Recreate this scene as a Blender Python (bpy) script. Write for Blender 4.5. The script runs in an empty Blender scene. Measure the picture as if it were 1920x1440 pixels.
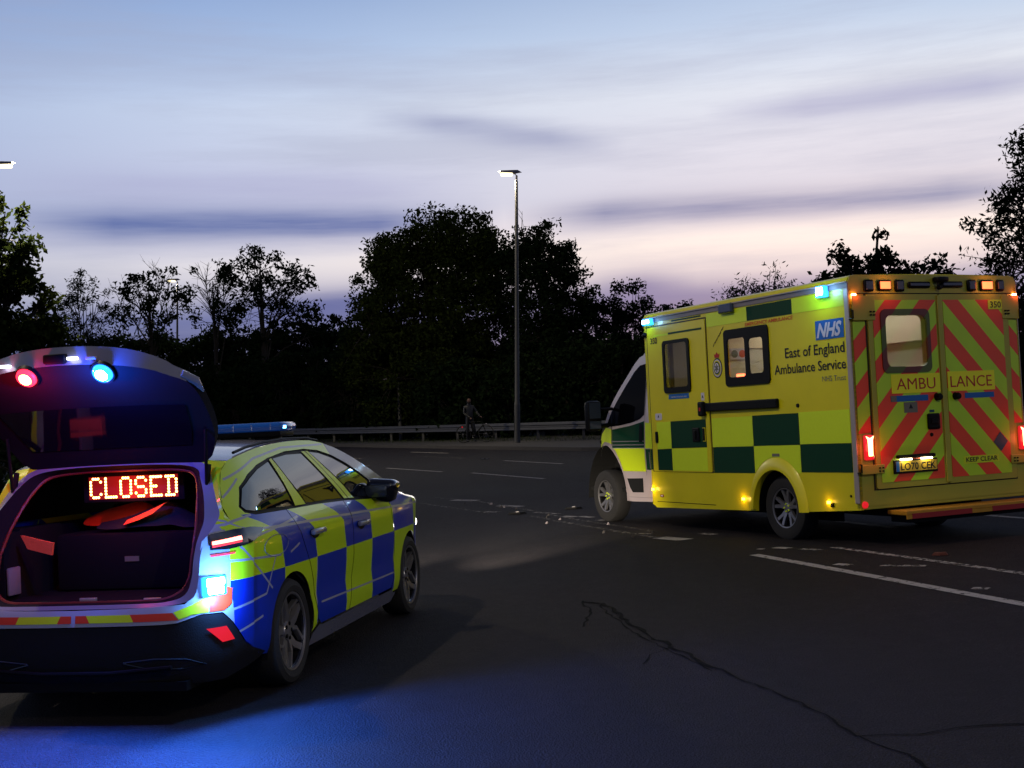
import bpy, bmesh, math, random
import numpy as np
from mathutils import Vector, Matrix
from mathutils.geometry import tessellate_polygon
R = math.radians
SC = bpy.context.scene
COL = SC.collection

# ------------------------------------------------------------------ camera
CAM_H, PITCH, ROLL = 1.503, 0.0319, 0.0488
cam_d = bpy.data.cameras.new('camera')
cam = bpy.data.objects.new('camera', cam_d); COL.objects.link(cam)
cam_d.sensor_width = 36; cam_d.lens = 2374.4 / 1920 * 36
cam_d.clip_start = 0.05; cam_d.clip_end = 3000
up0 = Vector((0, -math.sin(PITCH), math.cos(PITCH))); fw0 = Vector((0, math.cos(PITCH), math.sin(PITCH)))
cr, sr = math.cos(ROLL), math.sin(ROLL)
rt = Vector((1, 0, 0)) * cr - up0 * sr; up = Vector((1, 0, 0)) * sr + up0 * cr
m = Matrix((rt, up, -fw0)).transposed().to_4x4(); m.translation = (0, 0, CAM_H)
cam.matrix_world = m
SC.camera = cam
SC.view_settings.view_transform = 'Standard'; SC.view_settings.look = 'None'
SC.view_settings.exposure = 0.0; SC.view_settings.gamma = 1.0
SC.view_settings.use_curve_mapping = False
SC.cycles.max_bounces = 6; SC.cycles.transparent_max_bounces = 12
SC.cycles.sample_clamp_indirect = 4.0

# ------------------------------------------------------------------ node helper
class NT:
    def __init__(s, tree): s.t = tree; s.t.nodes.clear()
    def n(s, typ, **kw):
        nd = s.t.nodes.new(typ)
        ins = kw.pop('ins', {})
        for k, v in kw.items(): setattr(nd, k, v)
        for k, v in ins.items(): s.set(nd, k, v)
        return nd
    def set(s, nd, k, v):
        sock = nd.inputs[k]
        if isinstance(v, bpy.types.NodeSocket): s.t.links.new(v, sock)
        elif isinstance(v, (tuple, list)) and sock.type == 'RGBA' and len(v) == 3: sock.default_value = (*v, 1)
        else: sock.default_value = v
    def m(s, op, a, b=0.0, c=None, clamp=False):
        nd = s.n('ShaderNodeMath', operation=op, use_clamp=clamp)
        s.set(nd, 0, a); s.set(nd, 1, b)
        if c is not None: s.set(nd, 2, c)
        return nd.outputs[0]
    def mix(s, f, a, b, mode='MIX'):
        nd = s.n('ShaderNodeMix', data_type='RGBA', blend_type=mode)
        s.set(nd, 0, f); s.set(nd, 6, a); s.set(nd, 7, b)
        return nd.outputs[2]
    def ramp(s, f, stops, interp='LINEAR'):
        nd = s.n('ShaderNodeValToRGB'); cr_ = nd.color_ramp; cr_.interpolation = interp
        while len(cr_.elements) < len(stops): cr_.elements.new(0.5)
        for e, (p, c) in zip(cr_.elements, stops):
            e.position = p; e.color = (*c, 1) if len(c) == 3 else c
        s.set(nd, 0, f)
        return nd.outputs[0]
    def noise(s, vec, scale, detail=3, rough=.5):
        nd = s.n('ShaderNodeTexNoise', ins={'Scale': scale, 'Detail': detail, 'Roughness': rough})
        s.set(nd, 'Vector', vec); return nd.outputs[0]
    def xyz(s, v):
        nd = s.n('ShaderNodeSeparateXYZ'); s.set(nd, 0, v); return nd.outputs
    def comb(s, x, y, z):
        nd = s.n('ShaderNodeCombineXYZ'); s.set(nd, 0, x); s.set(nd, 1, y); s.set(nd, 2, z); return nd.outputs[0]
def sl(c):  # sRGB 0-255 -> linear
    return tuple(((v / 255 + .055) / 1.055) ** 2.4 if v / 255 > .04045 else v / 255 / 12.92 for v in c)

# ------------------------------------------------------------------ world: dusk sky with cloud streaks
world = bpy.data.worlds.new('World'); SC.world = world; world.use_nodes = True
T = NT(world.node_tree)
tc = T.n('ShaderNodeTexCoord').outputs['Generated']
vx, vy, vz = T.xyz(tc)
SKY_STOPS = [(.0, (66, 74, 104)), (.06, (88, 98, 140)), (.095, (116, 124, 166)), (.112, (206, 199, 206)), (.135, (237, 227, 223)),
             (.152, (220, 214, 221)), (.175, (203, 204, 219)), (.205, (206, 209, 224)), (.245, (207, 215, 229)), (.290, (176, 195, 222)),
             (.335, (150, 173, 208)), (.45, (80, 102, 150)), (.6, (40, 56, 98)), (1.0, (22, 32, 66))]
# streaky noise
az = T.m('ARCTAN2', vx, T.m('MAXIMUM', vy, .0001))
wob = T.noise(T.comb(T.m('MULTIPLY', az, 2.2), T.m('MULTIPLY', vz, 9.0), 3.1), 1.0, 4)
zz = T.m('ADD', vz, T.m('MULTIPLY', T.m('SUBTRACT', wob, .5), .028))
base = T.ramp(zz, [(p, sl(c)) for p, c in SKY_STOPS])
# left is bluer, right warmer and brighter
azf = T.ramp(T.m('ADD', T.m('MULTIPLY', az, 1.1), .5), [(0.0, (.60, .68, .86)), (.25, (.82, .87, .98)), (.5, (.98, .98, 1.0)), (.8, (1.14, 1.09, 1.05)), (1.0, (1.16, 1.10, 1.04))])
base = T.mix(1.0, base, azf, 'MULTIPLY')
st = T.noise(T.comb(T.m('MULTIPLY', az, 2.2), T.m('MULTIPLY', vz, 23.0), 0.4), 1.0, 7, .64)
stf = T.ramp(st, [(.46, (0, 0, 0)), (.66, (1, 1, 1))])
base = T.mix(T.m('MULTIPLY', stf, .36), base, sl((156, 162, 188)))
def band(z0, w, a0, a1, soft, col, amt, slope=0.0):
    global base
    zc = T.m('ADD', T.m('SUBTRACT', zz, z0), T.m('MULTIPLY', az, -slope))
    g = T.m('EXPONENT', T.m('MULTIPLY', T.m('POWER', T.m('DIVIDE', zc, w), 2.0), -1.0))
    e1 = T.m('MULTIPLY', T.m('SUBTRACT', az, a0), 1 / soft, clamp=True)
    e2 = T.m('MULTIPLY', T.m('SUBTRACT', a1, az), 1 / soft, clamp=True)
    nz = T.noise(T.comb(T.m('MULTIPLY', az, 5.0), T.m('MULTIPLY', vz, 75.0), 7.7), 1.0, 6, .6)
    f = T.m('MULTIPLY', T.m('MULTIPLY', g, T.m('MULTIPLY', e1, e2)), T.m('MULTIPLY_ADD', nz, 1.1, .5 * 0 + .38))
    base = T.mix(T.m('MULTIPLY', f, amt, clamp=True), base, sl(col))
band(.165, .013, -.40, .0, .10, (84, 104, 162), .92)
band(.162, .011, .0, .42, .08, (130, 138, 174), 1.0, -.02)
band(.190, .014, -.40, .0, .12, (160, 162, 200), .55)
band(.225, .008, -.11, .10, .06, (150, 158, 190), .85, -.14)
band(.228, .010, .16, .45, .08, (165, 168, 200), .7)
band(.098, .016, -.28, -.02, .1, (86, 100, 156), .95)
band(.100, .013, .06, .15, .04, (110, 116, 165), .8)
# the east, behind the camera, is already dark blue
bk = T.m('MULTIPLY_ADD', vy, .9, .62, clamp=True)
base = T.mix(bk, T.mix(1.0, base, (.26, .30, .42, 1), 'MULTIPLY'), base)
# lower half: dark earth colour
low = T.m('MULTIPLY_ADD', vz, 18.0, .8, clamp=True)
base = T.mix(low, (.004, .004, .008, 1), base)
nish = T.n('ShaderNodeTexSky', sky_type='NISHITA', sun_disc=False, sun_elevation=R(1.0), sun_rotation=R(12))
b1 = T.n('ShaderNodeBackground', ins={'Color': base, 'Strength': 1.07})
b2 = T.n('ShaderNodeBackground', ins={'Color': nish.outputs[0], 'Strength': .012})
ad = T.n('ShaderNodeAddShader'); T.set(ad, 0, b1.outputs[0]); T.set(ad, 1, b2.outputs[0])
T.t.links.new(ad.outputs[0], T.n('ShaderNodeOutputWorld').inputs[0])
sun_d = bpy.data.lights.new('sun', 'SUN'); sun_d.energy = .02; sun_d.angle = R(10); sun_d.color = (1, .85, .7)
sun = bpy.data.objects.new('sun', sun_d); COL.objects.link(sun); sun.rotation_euler = (R(88), 0, R(180 - 12))

# ------------------------------------------------------------------ materials
def mat(name, base=(.5, .5, .5), rough=.5, metal=0, coat=0, spec=.5, var=0.0, vscale=8.0, bump=0.0, bscale=60, emit=None, es=0, alpha=1, ior=1.45):
    m = bpy.data.materials.new(name); m.use_nodes = True
    T = NT(m.node_tree)
    p = T.n('ShaderNodeBsdfPrincipled', ins={'Roughness': rough, 'Metallic': metal, 'Coat Weight': coat, 'Specular IOR Level': spec, 'IOR': ior, 'Alpha': alpha})
    p.inputs['Coat Roughness'].default_value = .05
    col = (*base, 1)
    if var or bump:
        oc = T.n('ShaderNodeTexCoord').outputs['Object']
    if var:
        nz = T.noise(oc, vscale, 5, .6)
        col = T.mix(nz, tuple(max(0, c * (1 - var)) for c in base) + (1,), tuple(c * (1 + var) for c in base) + (1,))
        T.set(p, 'Roughness', T.m('MULTIPLY_ADD', nz, .25 * rough, rough * .87))
    T.set(p, 'Base Color', col)
    if bump:
        bp = T.n('ShaderNodeBump', ins={'Strength': bump, 'Distance': .01}); T.set(bp, 'Height', T.noise(oc, bscale, 4)); T.set(p, 'Normal', bp.outputs[0])
    if emit: T.set(p, 'Emission Color', emit); T.set(p, 'Emission Strength', es)
    T.t.links.new(p.outputs[0], T.n('ShaderNodeOutputMaterial').inputs[0])
    return m
def glass_mat(name, tint=(.5, .5, .5), rough=.03, ior=1.5, boost=1.0):
    m = bpy.data.materials.new(name); m.use_nodes = True; T = NT(m.node_tree)
    tr = T.n('ShaderNodeBsdfTransparent', ins={'Color': tint})
    gl = T.n('ShaderNodeBsdfGlossy', ins={'Roughness': rough, 'Color': (1, 1, 1)})
    fr = T.n('ShaderNodeFresnel', ins={'IOR': ior})
    mx = T.n('ShaderNodeMixShader'); bf = T.n('ShaderNodeNewGeometry').outputs['Backfacing']
    T.set(mx, 0, T.m('MULTIPLY', T.m('MULTIPLY', fr.outputs[0], boost, clamp=True), T.m('SUBTRACT', 1.0, bf))); T.set(mx, 1, tr.outputs[0]); T.set(mx, 2, gl.outputs[0])
    T.t.links.new(mx.outputs[0], T.n('ShaderNodeOutputMaterial').inputs[0])
    return m
def emat(name, col, s): return mat(name, (0.02, .02, .02), emit=col, es=s)
YEL = (.72, .63, .004)
FLU = (.66, .84, .010)
GRN = (.004, .042, .018)
M = dict(
    amb_yellow=mat('ambulance_yellow', YEL, .38, coat=.25, var=.15, vscale=1.6),
    fluo=mat('fluorescent_film', FLU, .42, coat=.15, var=.05, vscale=30),
    green=mat('green_film', GRN, .5, coat=0, spec=.15, var=.1, vscale=30),
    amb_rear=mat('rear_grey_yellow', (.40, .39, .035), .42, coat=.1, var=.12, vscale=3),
    red_film=mat('red_film', (.75, .05, .012), .42, coat=.1, var=.06, vscale=20),
    white=mat('white_paint', (.50, .42, .43), .3, coat=.5, var=.06, vscale=4),
    grey=mat('grey_trim', (.22, .19, .20), .45, var=.1),
    silver_edge=mat('silver_edge', (.42, .36, .34), .35, metal=.3, var=.08),
    black=mat('black_plastic', (.004, .004, .0045), .5, spec=.15, var=.2),
    dark=mat('dark_void', (.003, .003, .003), .9),
    rubber=mat('rubber', (.018, .017, .017), .8, var=.3, vscale=20, bump=.3),
    alloy=mat('alloy', (.32, .31, .32), .35, metal=.8, var=.15, vscale=15),
    alloy_dark=mat('alloy_dark', (.02, .02, .024), .25, metal=.4),
    text_black=mat('black_lettering', (.006, .006, .008), .5),
    text_red=mat('red_lettering', (.45, .008, .008), .5),
    text_orange=mat('orange_lettering', (.62, .10, .01), .5),
    text_grey=mat('grey_lettering', (.16, .16, .12), .5),
    text_white=mat('white_lettering', (.62, .58, .66), .5),
    nhs_blue=mat('sticker_blue', (.004, .12, .42), .4),
    teal=mat('teal_patch', (.004, .07, .10), .4),
    cream=mat('cream_wall', (.60, .56, .45), .6, var=.08, vscale=3),
    yel_text=mat('placard_yellow', (.95, .95, .01), .4),
    amb_glass=glass_mat('saloon_glass', (.80, .80, .76), .02, 1.45),
    privacy=glass_mat('tinted_glass', (.055, .06, .07), .02, 1.5),
    car_glass=glass_mat('car_glass', (.14, .15, .18), .01, 1.9, 1.3),
    lens_dark=mat('unlit_lens', (.035, .045, .06), .12, coat=1),
    lamp_blue=emat('blue_led', (.10, .42, 1.0), 14),
    lamp_blue_core=emat('blue_led_core', (.75, .95, 1.0), 30),
    blue_lens=mat('blue_lens', (.005, .12, .5), .1, coat=1, emit=(.02, .26, 1.0), es=4),
    bar_lens=mat('lightbar_lens', (.01, .07, .30), .08, coat=1, emit=(.01, .08, .4), es=.12),
    lamp_red=emat('red_led', (1.0, .12, .05), 9),
    lamp_red_core=emat('red_led_core', (1.0, .30, .16), 26),
    lamp_amber=emat('amber_led', (1.0, .55, .03), 16),
    lamp_orange=emat('orange_led', (1.0, .10, .03), 5),
    tail_red=mat('tail_red', (.3, .004, .01), .15, coat=1, emit=(1, .02, .03), es=.7),
    tail_core=emat('tail_core', (1.0, .62, .22), 6),
    plate=mat('number_plate', (.50, .36, .03), .4, var=.1),
    plate_lamp=emat('plate_lamp', (1, .8, .45), 8),
    step_yellow=mat('step_yellow', (.45, .22, .01), .6, var=.3, vscale=14),
    step_red=mat('step_red', (.30, .012, .012), .5, var=.2),
    police_white=mat('police_white', (.21, .21, .28), .25, coat=.8, var=.03),
    trim_dark=mat('boot_trim', (.010, .009, .012), .9, spec=.08, bump=.2, bscale=200),
    galv=mat('galvanised_steel', (.13, .13, .14), .5, metal=.6, var=.2, vscale=5),
    pole=mat('lamp_column_steel', (.085, .082, .08), .6, metal=.2, var=.15, vscale=3),
    lampglow=emat('street_led', (1.0, .86, .50), 2.6),
    bark=mat('bark', (.028, .022, .018), .9, var=.3, vscale=6, bump=.5, bscale=20),
    kerbstone=mat('kerb_concrete', (.055, .05, .05), .85, var=.25, vscale=3, bump=.4),
    hivis=mat('orange_hivis_cloth', (.75, .12, .04), .7, bump=.3, bscale=40),
    navy=mat('navy_cloth', (.006, .007, .014), .8, bump=.4, bscale=40),
    refl=mat('reflective_tape', (.5, .45, .45), .4),
    skin=mat('skin', (.10, .05, .035), .6),
    leafbrown=mat('debris_brown', (.09, .02, .01), .8),
)
def leaf_mat(name, a, b):
    m = bpy.data.materials.new(name); m.use_nodes = True; T = NT(m.node_tree)
    geo = T.n('ShaderNodeNewGeometry')
    rnd = geo.outputs['Random Per Island']
    col = T.mix(rnd, (*a, 1), (*b, 1))
    d = T.n('ShaderNodeBsdfDiffuse', ins={'Color': col}); tl = T.n('ShaderNodeBsdfTranslucent', ins={'Color': col})
    mx = T.n('ShaderNodeMixShader', ins={0: .3}); T.set(mx, 1, d.outputs[0]); T.set(mx, 2, tl.outputs[0])
    T.t.links.new(mx.outputs[0], T.n('ShaderNodeOutputMaterial').inputs[0]); return m
M['leaf_dark'] = leaf_mat('leaf_dark', (.006, .012, .006), (.017, .029, .011))
M['leaf_mid'] = leaf_mat('leaf_mid', (.012, .020, .005), (.036, .048, .011))
M['leaf_needle'] = leaf_mat('leaf_needle', (.008, .016, .010), (.018, .032, .016))
M['grass'] = leaf_mat('grass_blade', (.03, .05, .012), (.07, .09, .03))

def asphalt_mat():
    m = bpy.data.materials.new('asphalt'); m.use_nodes = True; T = NT(m.node_tree)
    oc = T.n('ShaderNodeTexCoord').outputs['Object']
    x, y, z = T.xyz(oc)
    big = T.noise(oc, .35, 4, .6)
    fine = T.noise(oc, 55, 4, .7)
    grit = T.n('ShaderNodeTexVoronoi', ins={'Scale': 95}); T.set(grit, 'Vector', oc)
    streak = T.noise(T.comb(T.m('MULTIPLY', x, 1.6), T.m('MULTIPLY', y, .18), 0), 1.2, 4)
    col = T.ramp(fine, [(.3, (.0055, .0046, .0062)), (.5, (.0112, .0092, .0122)), (.72, (.032, .027, .033))])
    col = T.mix(1.0, col, T.ramp(big, [(.3, (.50, .48, .52)), (.7, (1.3, 1.24, 1.2))]), 'MULTIPLY')
    col = T.mix(1.0, col, T.ramp(streak, [(.3, (.8, .8, .8)), (.7, (1.15, 1.13, 1.12))]), 'MULTIPLY')
    col = T.mix(1.0, col, T.ramp(T.noise(oc, 6.5, 5, .7), [(.32, (.62, .62, .64)), (.68, (1.35, 1.33, 1.30))]), 'MULTIPLY')
    sp = T.ramp(T.noise(oc, 120, 2), [(.70, (0, 0, 0)), (.78, (1, 1, 1))])
    col = T.mix(T.m('MULTIPLY', sp, .5), col, (.11, .10, .10, 1))
    p = T.n('ShaderNodeBsdfPrincipled', ins={'Base Color': col, 'Specular IOR Level': .2})
    T.set(p, 'Roughness', T.m('MULTIPLY_ADD', big, .2, .68))
    bp = T.n('ShaderNodeBump', ins={'Strength': 1.0, 'Distance': .012})
    T.set(bp, 'Height', T.m('ADD', T.m('MULTIPLY', grit.outputs[0], .8), fine)); T.set(p, 'Normal', bp.outputs[0])
    T.t.links.new(p.outputs[0], T.n('ShaderNodeOutputMaterial').inputs[0]); return m
M['asphalt'] = asphalt_mat()
def line_mat(name, c, wear=.5):
    m = bpy.data.materials.new(name); m.use_nodes = True; T = NT(m.node_tree)
    oc = T.n('ShaderNodeTexCoord').outputs['Object']
    w = T.noise(oc, 14, 6, .75)
    f = T.ramp(w, [(wear - .08, (0, 0, 0)), (wear + .05, (1, 1, 1))])
    p = T.n('ShaderNodeBsdfPrincipled', ins={'Base Color': T.mix(T.noise(oc, 60, 4), (*[v * .6 for v in c], 1), (*c, 1)), 'Roughness': .85, 'Specular IOR Level': .08})
    tr = T.n('ShaderNodeBsdfTransparent'); mx = T.n('ShaderNodeMixShader')
    T.set(mx, 0, f); T.set(mx, 1, tr.outputs[0]); T.set(mx, 2, p.outputs[0])
    T.t.links.new(mx.outputs[0], T.n('ShaderNodeOutputMaterial').inputs[0]); return m
M['line'] = line_mat('road_paint', (.42, .39, .37), .42)
M['line_worn'] = line_mat('road_paint_worn', (.38, .35, .33), .50)
M['line_faint'] = line_mat('road_paint_faint', (.32, .30, .28), .56)
M['crack'] = line_mat('crack_tar', (.0015, .0015, .0015), .40)

# ------------------------------------------------------------------ mesh helpers
def tag(o, label=None, cat=None, group=None, kind=None):
    if label: o['label'] = label
    if cat: o['category'] = cat
    if group: o['group'] = group
    if kind: o['kind'] = kind
    return o
def thing(name, label, cat, loc=(0, 0, 0), rotz=0, group=None):
    o = bpy.data.objects.new(name, None); COL.objects.link(o); o.location = loc; o.rotation_euler = (0, 0, rotz)
    o.empty_display_size = .2
    return tag(o, label, cat, group)
class MB:
    def __init__(s, scale=1.0): s.v = []; s.f = []; s.mi = []; s.mats = []; s.k = scale
    def mat(s, m):
        m = M[m] if isinstance(m, str) else m
        if m not in s.mats: s.mats.append(m)
        return s.mats.index(m)
    def add(s, vs, fs, m):
        b = len(s.v); i = s.mat(m)
        s.v += [tuple(Vector(v) * s.k) for v in vs]
        for f in fs: s.f.append(tuple(b + j for j in f)); s.mi.append(i)
    def box(s, lo, hi, m, bev=0):
        (x0, y0, z0), (x1, y1, z1) = lo, hi
        if bev:
            s.add(*rbox(lo, hi, bev), m); return s
        s.add([(x0, y0, z0), (x1, y0, z0), (x1, y1, z0), (x0, y1, z0), (x0, y0, z1), (x1, y0, z1), (x1, y1, z1), (x0, y1, z1)],
              [(0, 3, 2, 1), (4, 5, 6, 7), (0, 1, 5, 4), (1, 2, 6, 5), (2, 3, 7, 6), (3, 0, 4, 7)], m)
        return s
    def tube(s, pts, rad, m, n=8, cap=True):
        pts = [Vector(p) for p in pts]; vs = []; fs = []
        rads = rad if isinstance(rad, (list, tuple)) else [rad] * len(pts)
        for i, p in enumerate(pts):
            d = (pts[min(i + 1, len(pts) - 1)] - pts[max(i - 1, 0)]).normalized()
            a = d.cross(Vector((0, 0, 1)) if abs(d.z) < .9 else Vector((1, 0, 0))).normalized(); b = d.cross(a)
            for k in range(n):
                t = 2 * math.pi * k / n; vs.append(p + (a * math.cos(t) + b * math.sin(t)) * rads[i])
        for i in range(len(pts) - 1):
            for k in range(n):
                fs.append((i * n + k, i * n + (k + 1) % n, (i + 1) * n + (k + 1) % n, (i + 1) * n + k))
        if cap: fs.append(tuple(range(n))[::-1]); fs.append(tuple((len(pts) - 1) * n + k for k in range(n)))
        s.add(vs, fs, m); return s
    def lathe(s, prof, m, n=40, axis='x', c=(0, 0, 0), sgn=1):
        # prof: (r, a) with a along the axis
        vs = []; fs = []
        for r, a in prof:
            for k in range(n):
                t = 2 * math.pi * k / n
                if axis == 'x': vs.append((c[0] + a * sgn, c[1] + r * math.cos(t), c[2] + r * math.sin(t)))
                elif axis == 'y': vs.append((c[0] + r * math.cos(t), c[1] + a * sgn, c[2] + r * math.sin(t)))
                else: vs.append((c[0] + r * math.cos(t), c[1] + r * math.sin(t), c[2] + a * sgn))
        for i in range(len(prof) - 1):
            for k in range(n): fs.append((i * n + k, i * n + (k + 1) % n, (i + 1) * n + (k + 1) % n, (i + 1) * n + k))
        s.add(vs, fs, m); return s
    def prism(s, outer, holes, fn0, fn1, m):
        """outline (2D) with holes, closed between two mapped sheets"""
        loops = [list(outer)] + [list(h) for h in holes]
        flat = [p for l in loops for p in l]
        tris = tessellate_polygon([[Vector((p[0], p[1], 0)) for p in l] for l in loops])
        n = len(flat)
        vs = [fn0(*p) for p in flat] + [fn1(*p) for p in flat]
        fs = [tuple(t) for t in tris] + [tuple(n + i for i in reversed(t)) for t in tris]
        b = 0
        for l in loops:
            k = len(l)
            for i in range(k): a_, b_ = b + i, b + (i + 1) % k; fs.append((a_, b_, n + b_, n + a_))
            b += k
        s.add(vs, fs, m); return s
    def build(s, name, parent=None, smooth=None, bevel=0):
        me = bpy.data.meshes.new(name); me.from_pydata(s.v, [], s.f)
        for m in s.mats: me.materials.append(m)
        me.polygons.foreach_set('material_index', s.mi)
        bm = bmesh.new(); bm.from_mesh(me); bmesh.ops.recalc_face_normals(bm, faces=bm.faces); bm.to_mesh(me); bm.free()
        if smooth is not None:
            me.polygons.foreach_set('use_smooth', [True] * len(me.polygons)); me.set_sharp_from_angle(angle=R(smooth))
        me.update()
        o = bpy.data.objects.new(name, me); COL.objects.link(o); o.parent = parent
        if bevel:
            b = o.modifiers.new('bevel', 'BEVEL'); b.width = bevel; b.segments = 2; b.limit_method = 'ANGLE'; b.angle_limit = R(40)
        return o
def rbox(lo, hi, r, seg=2):
    bm = bmesh.new(); bmesh.ops.create_cube(bm, size=1)
    for v in bm.verts: v.co = Vector([(lo[i] + hi[i]) / 2 + v.co[i] * (hi[i] - lo[i]) for i in range(3)])
    bmesh.ops.bevel(bm, geom=bm.edges[:], offset=r, segments=seg, affect='EDGES', profile=.5)
    bm.verts.index_update(); vs = [v.co.copy() for v in bm.verts]; fs = [tuple(v.index for v in f.verts) for f in bm.faces]; bm.free()
    return vs, fs
def rrect(x0, z0, x1, z1, r, n=5):
    if x0 > x1: x0, x1 = x1, x0
    if z0 > z1: z0, z1 = z1, z0
    out = []
    for cx, cz, a0 in ((x1 - r, z1 - r, 0), (x0 + r, z1 - r, 90), (x0 + r, z0 + r, 180), (x1 - r, z0 + r, 270)):
        for i in range(n + 1):
            a = R(a0 + 90 * i / n); out.append((cx + r * math.cos(a), cz + r * math.sin(a)))
    return out
def patch(outline, fn, grid, m, name=None, parent=None, thick=0.0, kmul=1.0, ins=0.0, smooth=35):
    """flat outline, diced into a grid and laid on the curved surface fn(a,b)"""
    bm = bmesh.new()
    vs = [bm.verts.new((a, b, 0)) for a, b in outline]
    bm.faces.new(vs)
    A = [p[0] for p in outline]; B = [p[1] for p in outline]
    ga, gb = grid if isinstance(grid, tuple) else (grid, grid)
    def cuts(lo, hi, g):
        k = math.floor(lo / g) + 1
        while k * g < hi - 1e-6:
            if k * g > lo + 1e-6: yield k * g
            k += 1
    for c in cuts(min(A), max(A), ga): bmesh.ops.bisect_plane(bm, geom=bm.verts[:] + bm.edges[:] + bm.faces[:], plane_co=(c, 0, 0), plane_no=(1, 0, 0), dist=1e-6)
    for c in cuts(min(B), max(B), gb): bmesh.ops.bisect_plane(bm, geom=bm.verts[:] + bm.edges[:] + bm.faces[:], plane_co=(0, c, 0), plane_no=(0, 1, 0), dist=1e-6)
    bmesh.ops.triangulate(bm, faces=[f for f in bm.faces if len(f.verts) > 4])
    for v in bm.verts: v.co = Vector(fn(v.co.x, v.co.y)) * kmul
    bm.normal_update()
    if thick:
        ext = bmesh.ops.extrude_face_region(bm, geom=bm.faces[:])
        ev = [e for e in ext['geom'] if isinstance(e, bmesh.types.BMVert)]
        nm = {v: v.normal.copy() for v in bm.verts}
        for v in ev: v.co = v.co - Vector(nm[v]) * 0
        # push the back sheet inwards along surface normal estimate
        base_f = [f for f in bm.faces]
        off = thick
        for v in ev: v.co += Vector(off if isinstance(off, (tuple, list)) else (0, 0, -off))
        bmesh.ops.recalc_face_normals(bm, faces=bm.faces)
    me = bpy.data.meshes.new(name); bm.to_mesh(me); bm.free()
    me.materials.append(M[m] if isinstance(m, str) else m)
    me.polygons.foreach_set('use_smooth', [True] * len(me.polygons)); me.set_sharp_from_angle(angle=R(smooth))
    o = bpy.data.objects.new(name, me); COL.objects.link(o); o.parent = parent
    return o
def join_into(name, objs, parent):
    """merge several builder pieces of ONE part into one mesh object"""
    bm = bmesh.new(); mats = []
    for o in objs:
        idx = []
        for mt in o.data.materials:
            if mt not in mats: mats.append(mt)
            idx.append(mats.index(mt))
        n0 = len(bm.faces); bm.from_mesh(o.data); bm.faces.ensure_lookup_table()
        for f in bm.faces[n0:]: f.material_index = idx[f.material_index] if idx else 0
    me = bpy.data.meshes.new(name); bm.to_mesh(me); bm.free()
    for mt in mats: me.materials.append(mt)
    for o in objs: d = o.data; bpy.data.objects.remove(o); bpy.data.meshes.remove(d)
    me.polygons.foreach_set('use_smooth', [True] * len(me.polygons)); me.set_sharp_from_angle(angle=R(38))
    o = bpy.data.objects.new(name, me); COL.objects.link(o); o.parent = parent
    return o
def interp(xs, x):
    """smooth interpolation through (x, y) pairs"""
    if x <= xs[0][0]: return xs[0][1]
    for i in range(len(xs) - 1):
        (x0, y0), (x1, y1) = xs[i], xs[i + 1]
        if x <= x1:
            t = (x - x0) / (x1 - x0)
            m0 = ((y1 - xs[i - 1][1]) / (x1 - xs[i - 1][0]) if i > 0 else (y1 - y0) / (x1 - x0)) * (x1 - x0)
            m1 = ((xs[i + 2][1] - y0) / (xs[i + 2][0] - x0) if i + 2 < len(xs) else (y1 - y0) / (x1 - x0)) * (x1 - x0)
            t2, t3 = t * t, t * t * t
            return (2 * t3 - 3 * t2 + 1) * y0 + (t3 - 2 * t2 + t) * m0 + (-2 * t3 + 3 * t2) * y1 + (t3 - t2) * m1
    return xs[-1][1]
_txt = {}
def text_geo(s, bold=0.0, shear=0.0):
    key = (s, bold, shear)
    if key in _txt: return _txt[key]
    cu = bpy.data.curves.new('txt', 'FONT'); cu.body = s; cu.offset = bold; cu.shear = shear; cu.resolution_u = 3
    o = bpy.data.objects.new('txt', cu); COL.objects.link(o)
    me = bpy.data.meshes.new_from_object(o.evaluated_get(bpy.context.evaluated_depsgraph_get()))
    V = [(v.co.x, v.co.y) for v in me.vertices]; F = [tuple(p.vertices) for p in me.polygons]
    bpy.data.objects.remove(o); bpy.data.curves.remove(cu); bpy.data.meshes.remove(me)
    x0 = min(v[0] for v in V); x1 = max(v[0] for v in V)
    _txt[key] = (V, F, x0, x1); return _txt[key]
def text(mb, s, fn, a0, a1, b0, cap, m, bold=0.0, shear=0.0):
    """letters from a0 to a1 along the first axis, baseline b0, cap height cap"""
    V, F, x0, x1 = text_geo(s, bold, shear)
    mb.add([fn(a0 + (a1 - a0) * (v[0] - x0) / (x1 - x0), b0 + cap * v[1] / .70) for v in V], F, m)

# ------------------------------------------------------------------ terrain
def gz(X, Y):
    w = (X + Y) * .7071; t = min(1, max(0, (w - 6.8) / 4.8)); z = .12 * t * t * (3 - 2 * t)
    if Y > 18: z += .0194 * min(62, Y - 18)
    return z
KERB = [(44, 27), (28, 27.5), (18, 29.5), (9, 34), (2.09, 40.24), (-2.1, 47.23), (-8.07, 57.2), (-14, 62.2), (-22, 66), (-34, 69)]
def offs(line, d):
    out = []
    for i, p in enumerate(line):
        a = Vector(line[max(i - 1, 0)]); b = Vector(line[min(i + 1, len(line) - 1)]); t = (b - a).normalized(); n = Vector((t.y, -t.x))
        if n.y < 0: n = -n
        out.append((p[0] + n.x * d, p[1] + n.y * d))
    return out
def sheet(name, outline, dz, m, grid=(4, 1.0)):
    o = patch(outline, lambda x, y: (x, y, gz(x, y) + dz), grid, m, name, smooth=60); tag(o, kind='structure'); return o
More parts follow.
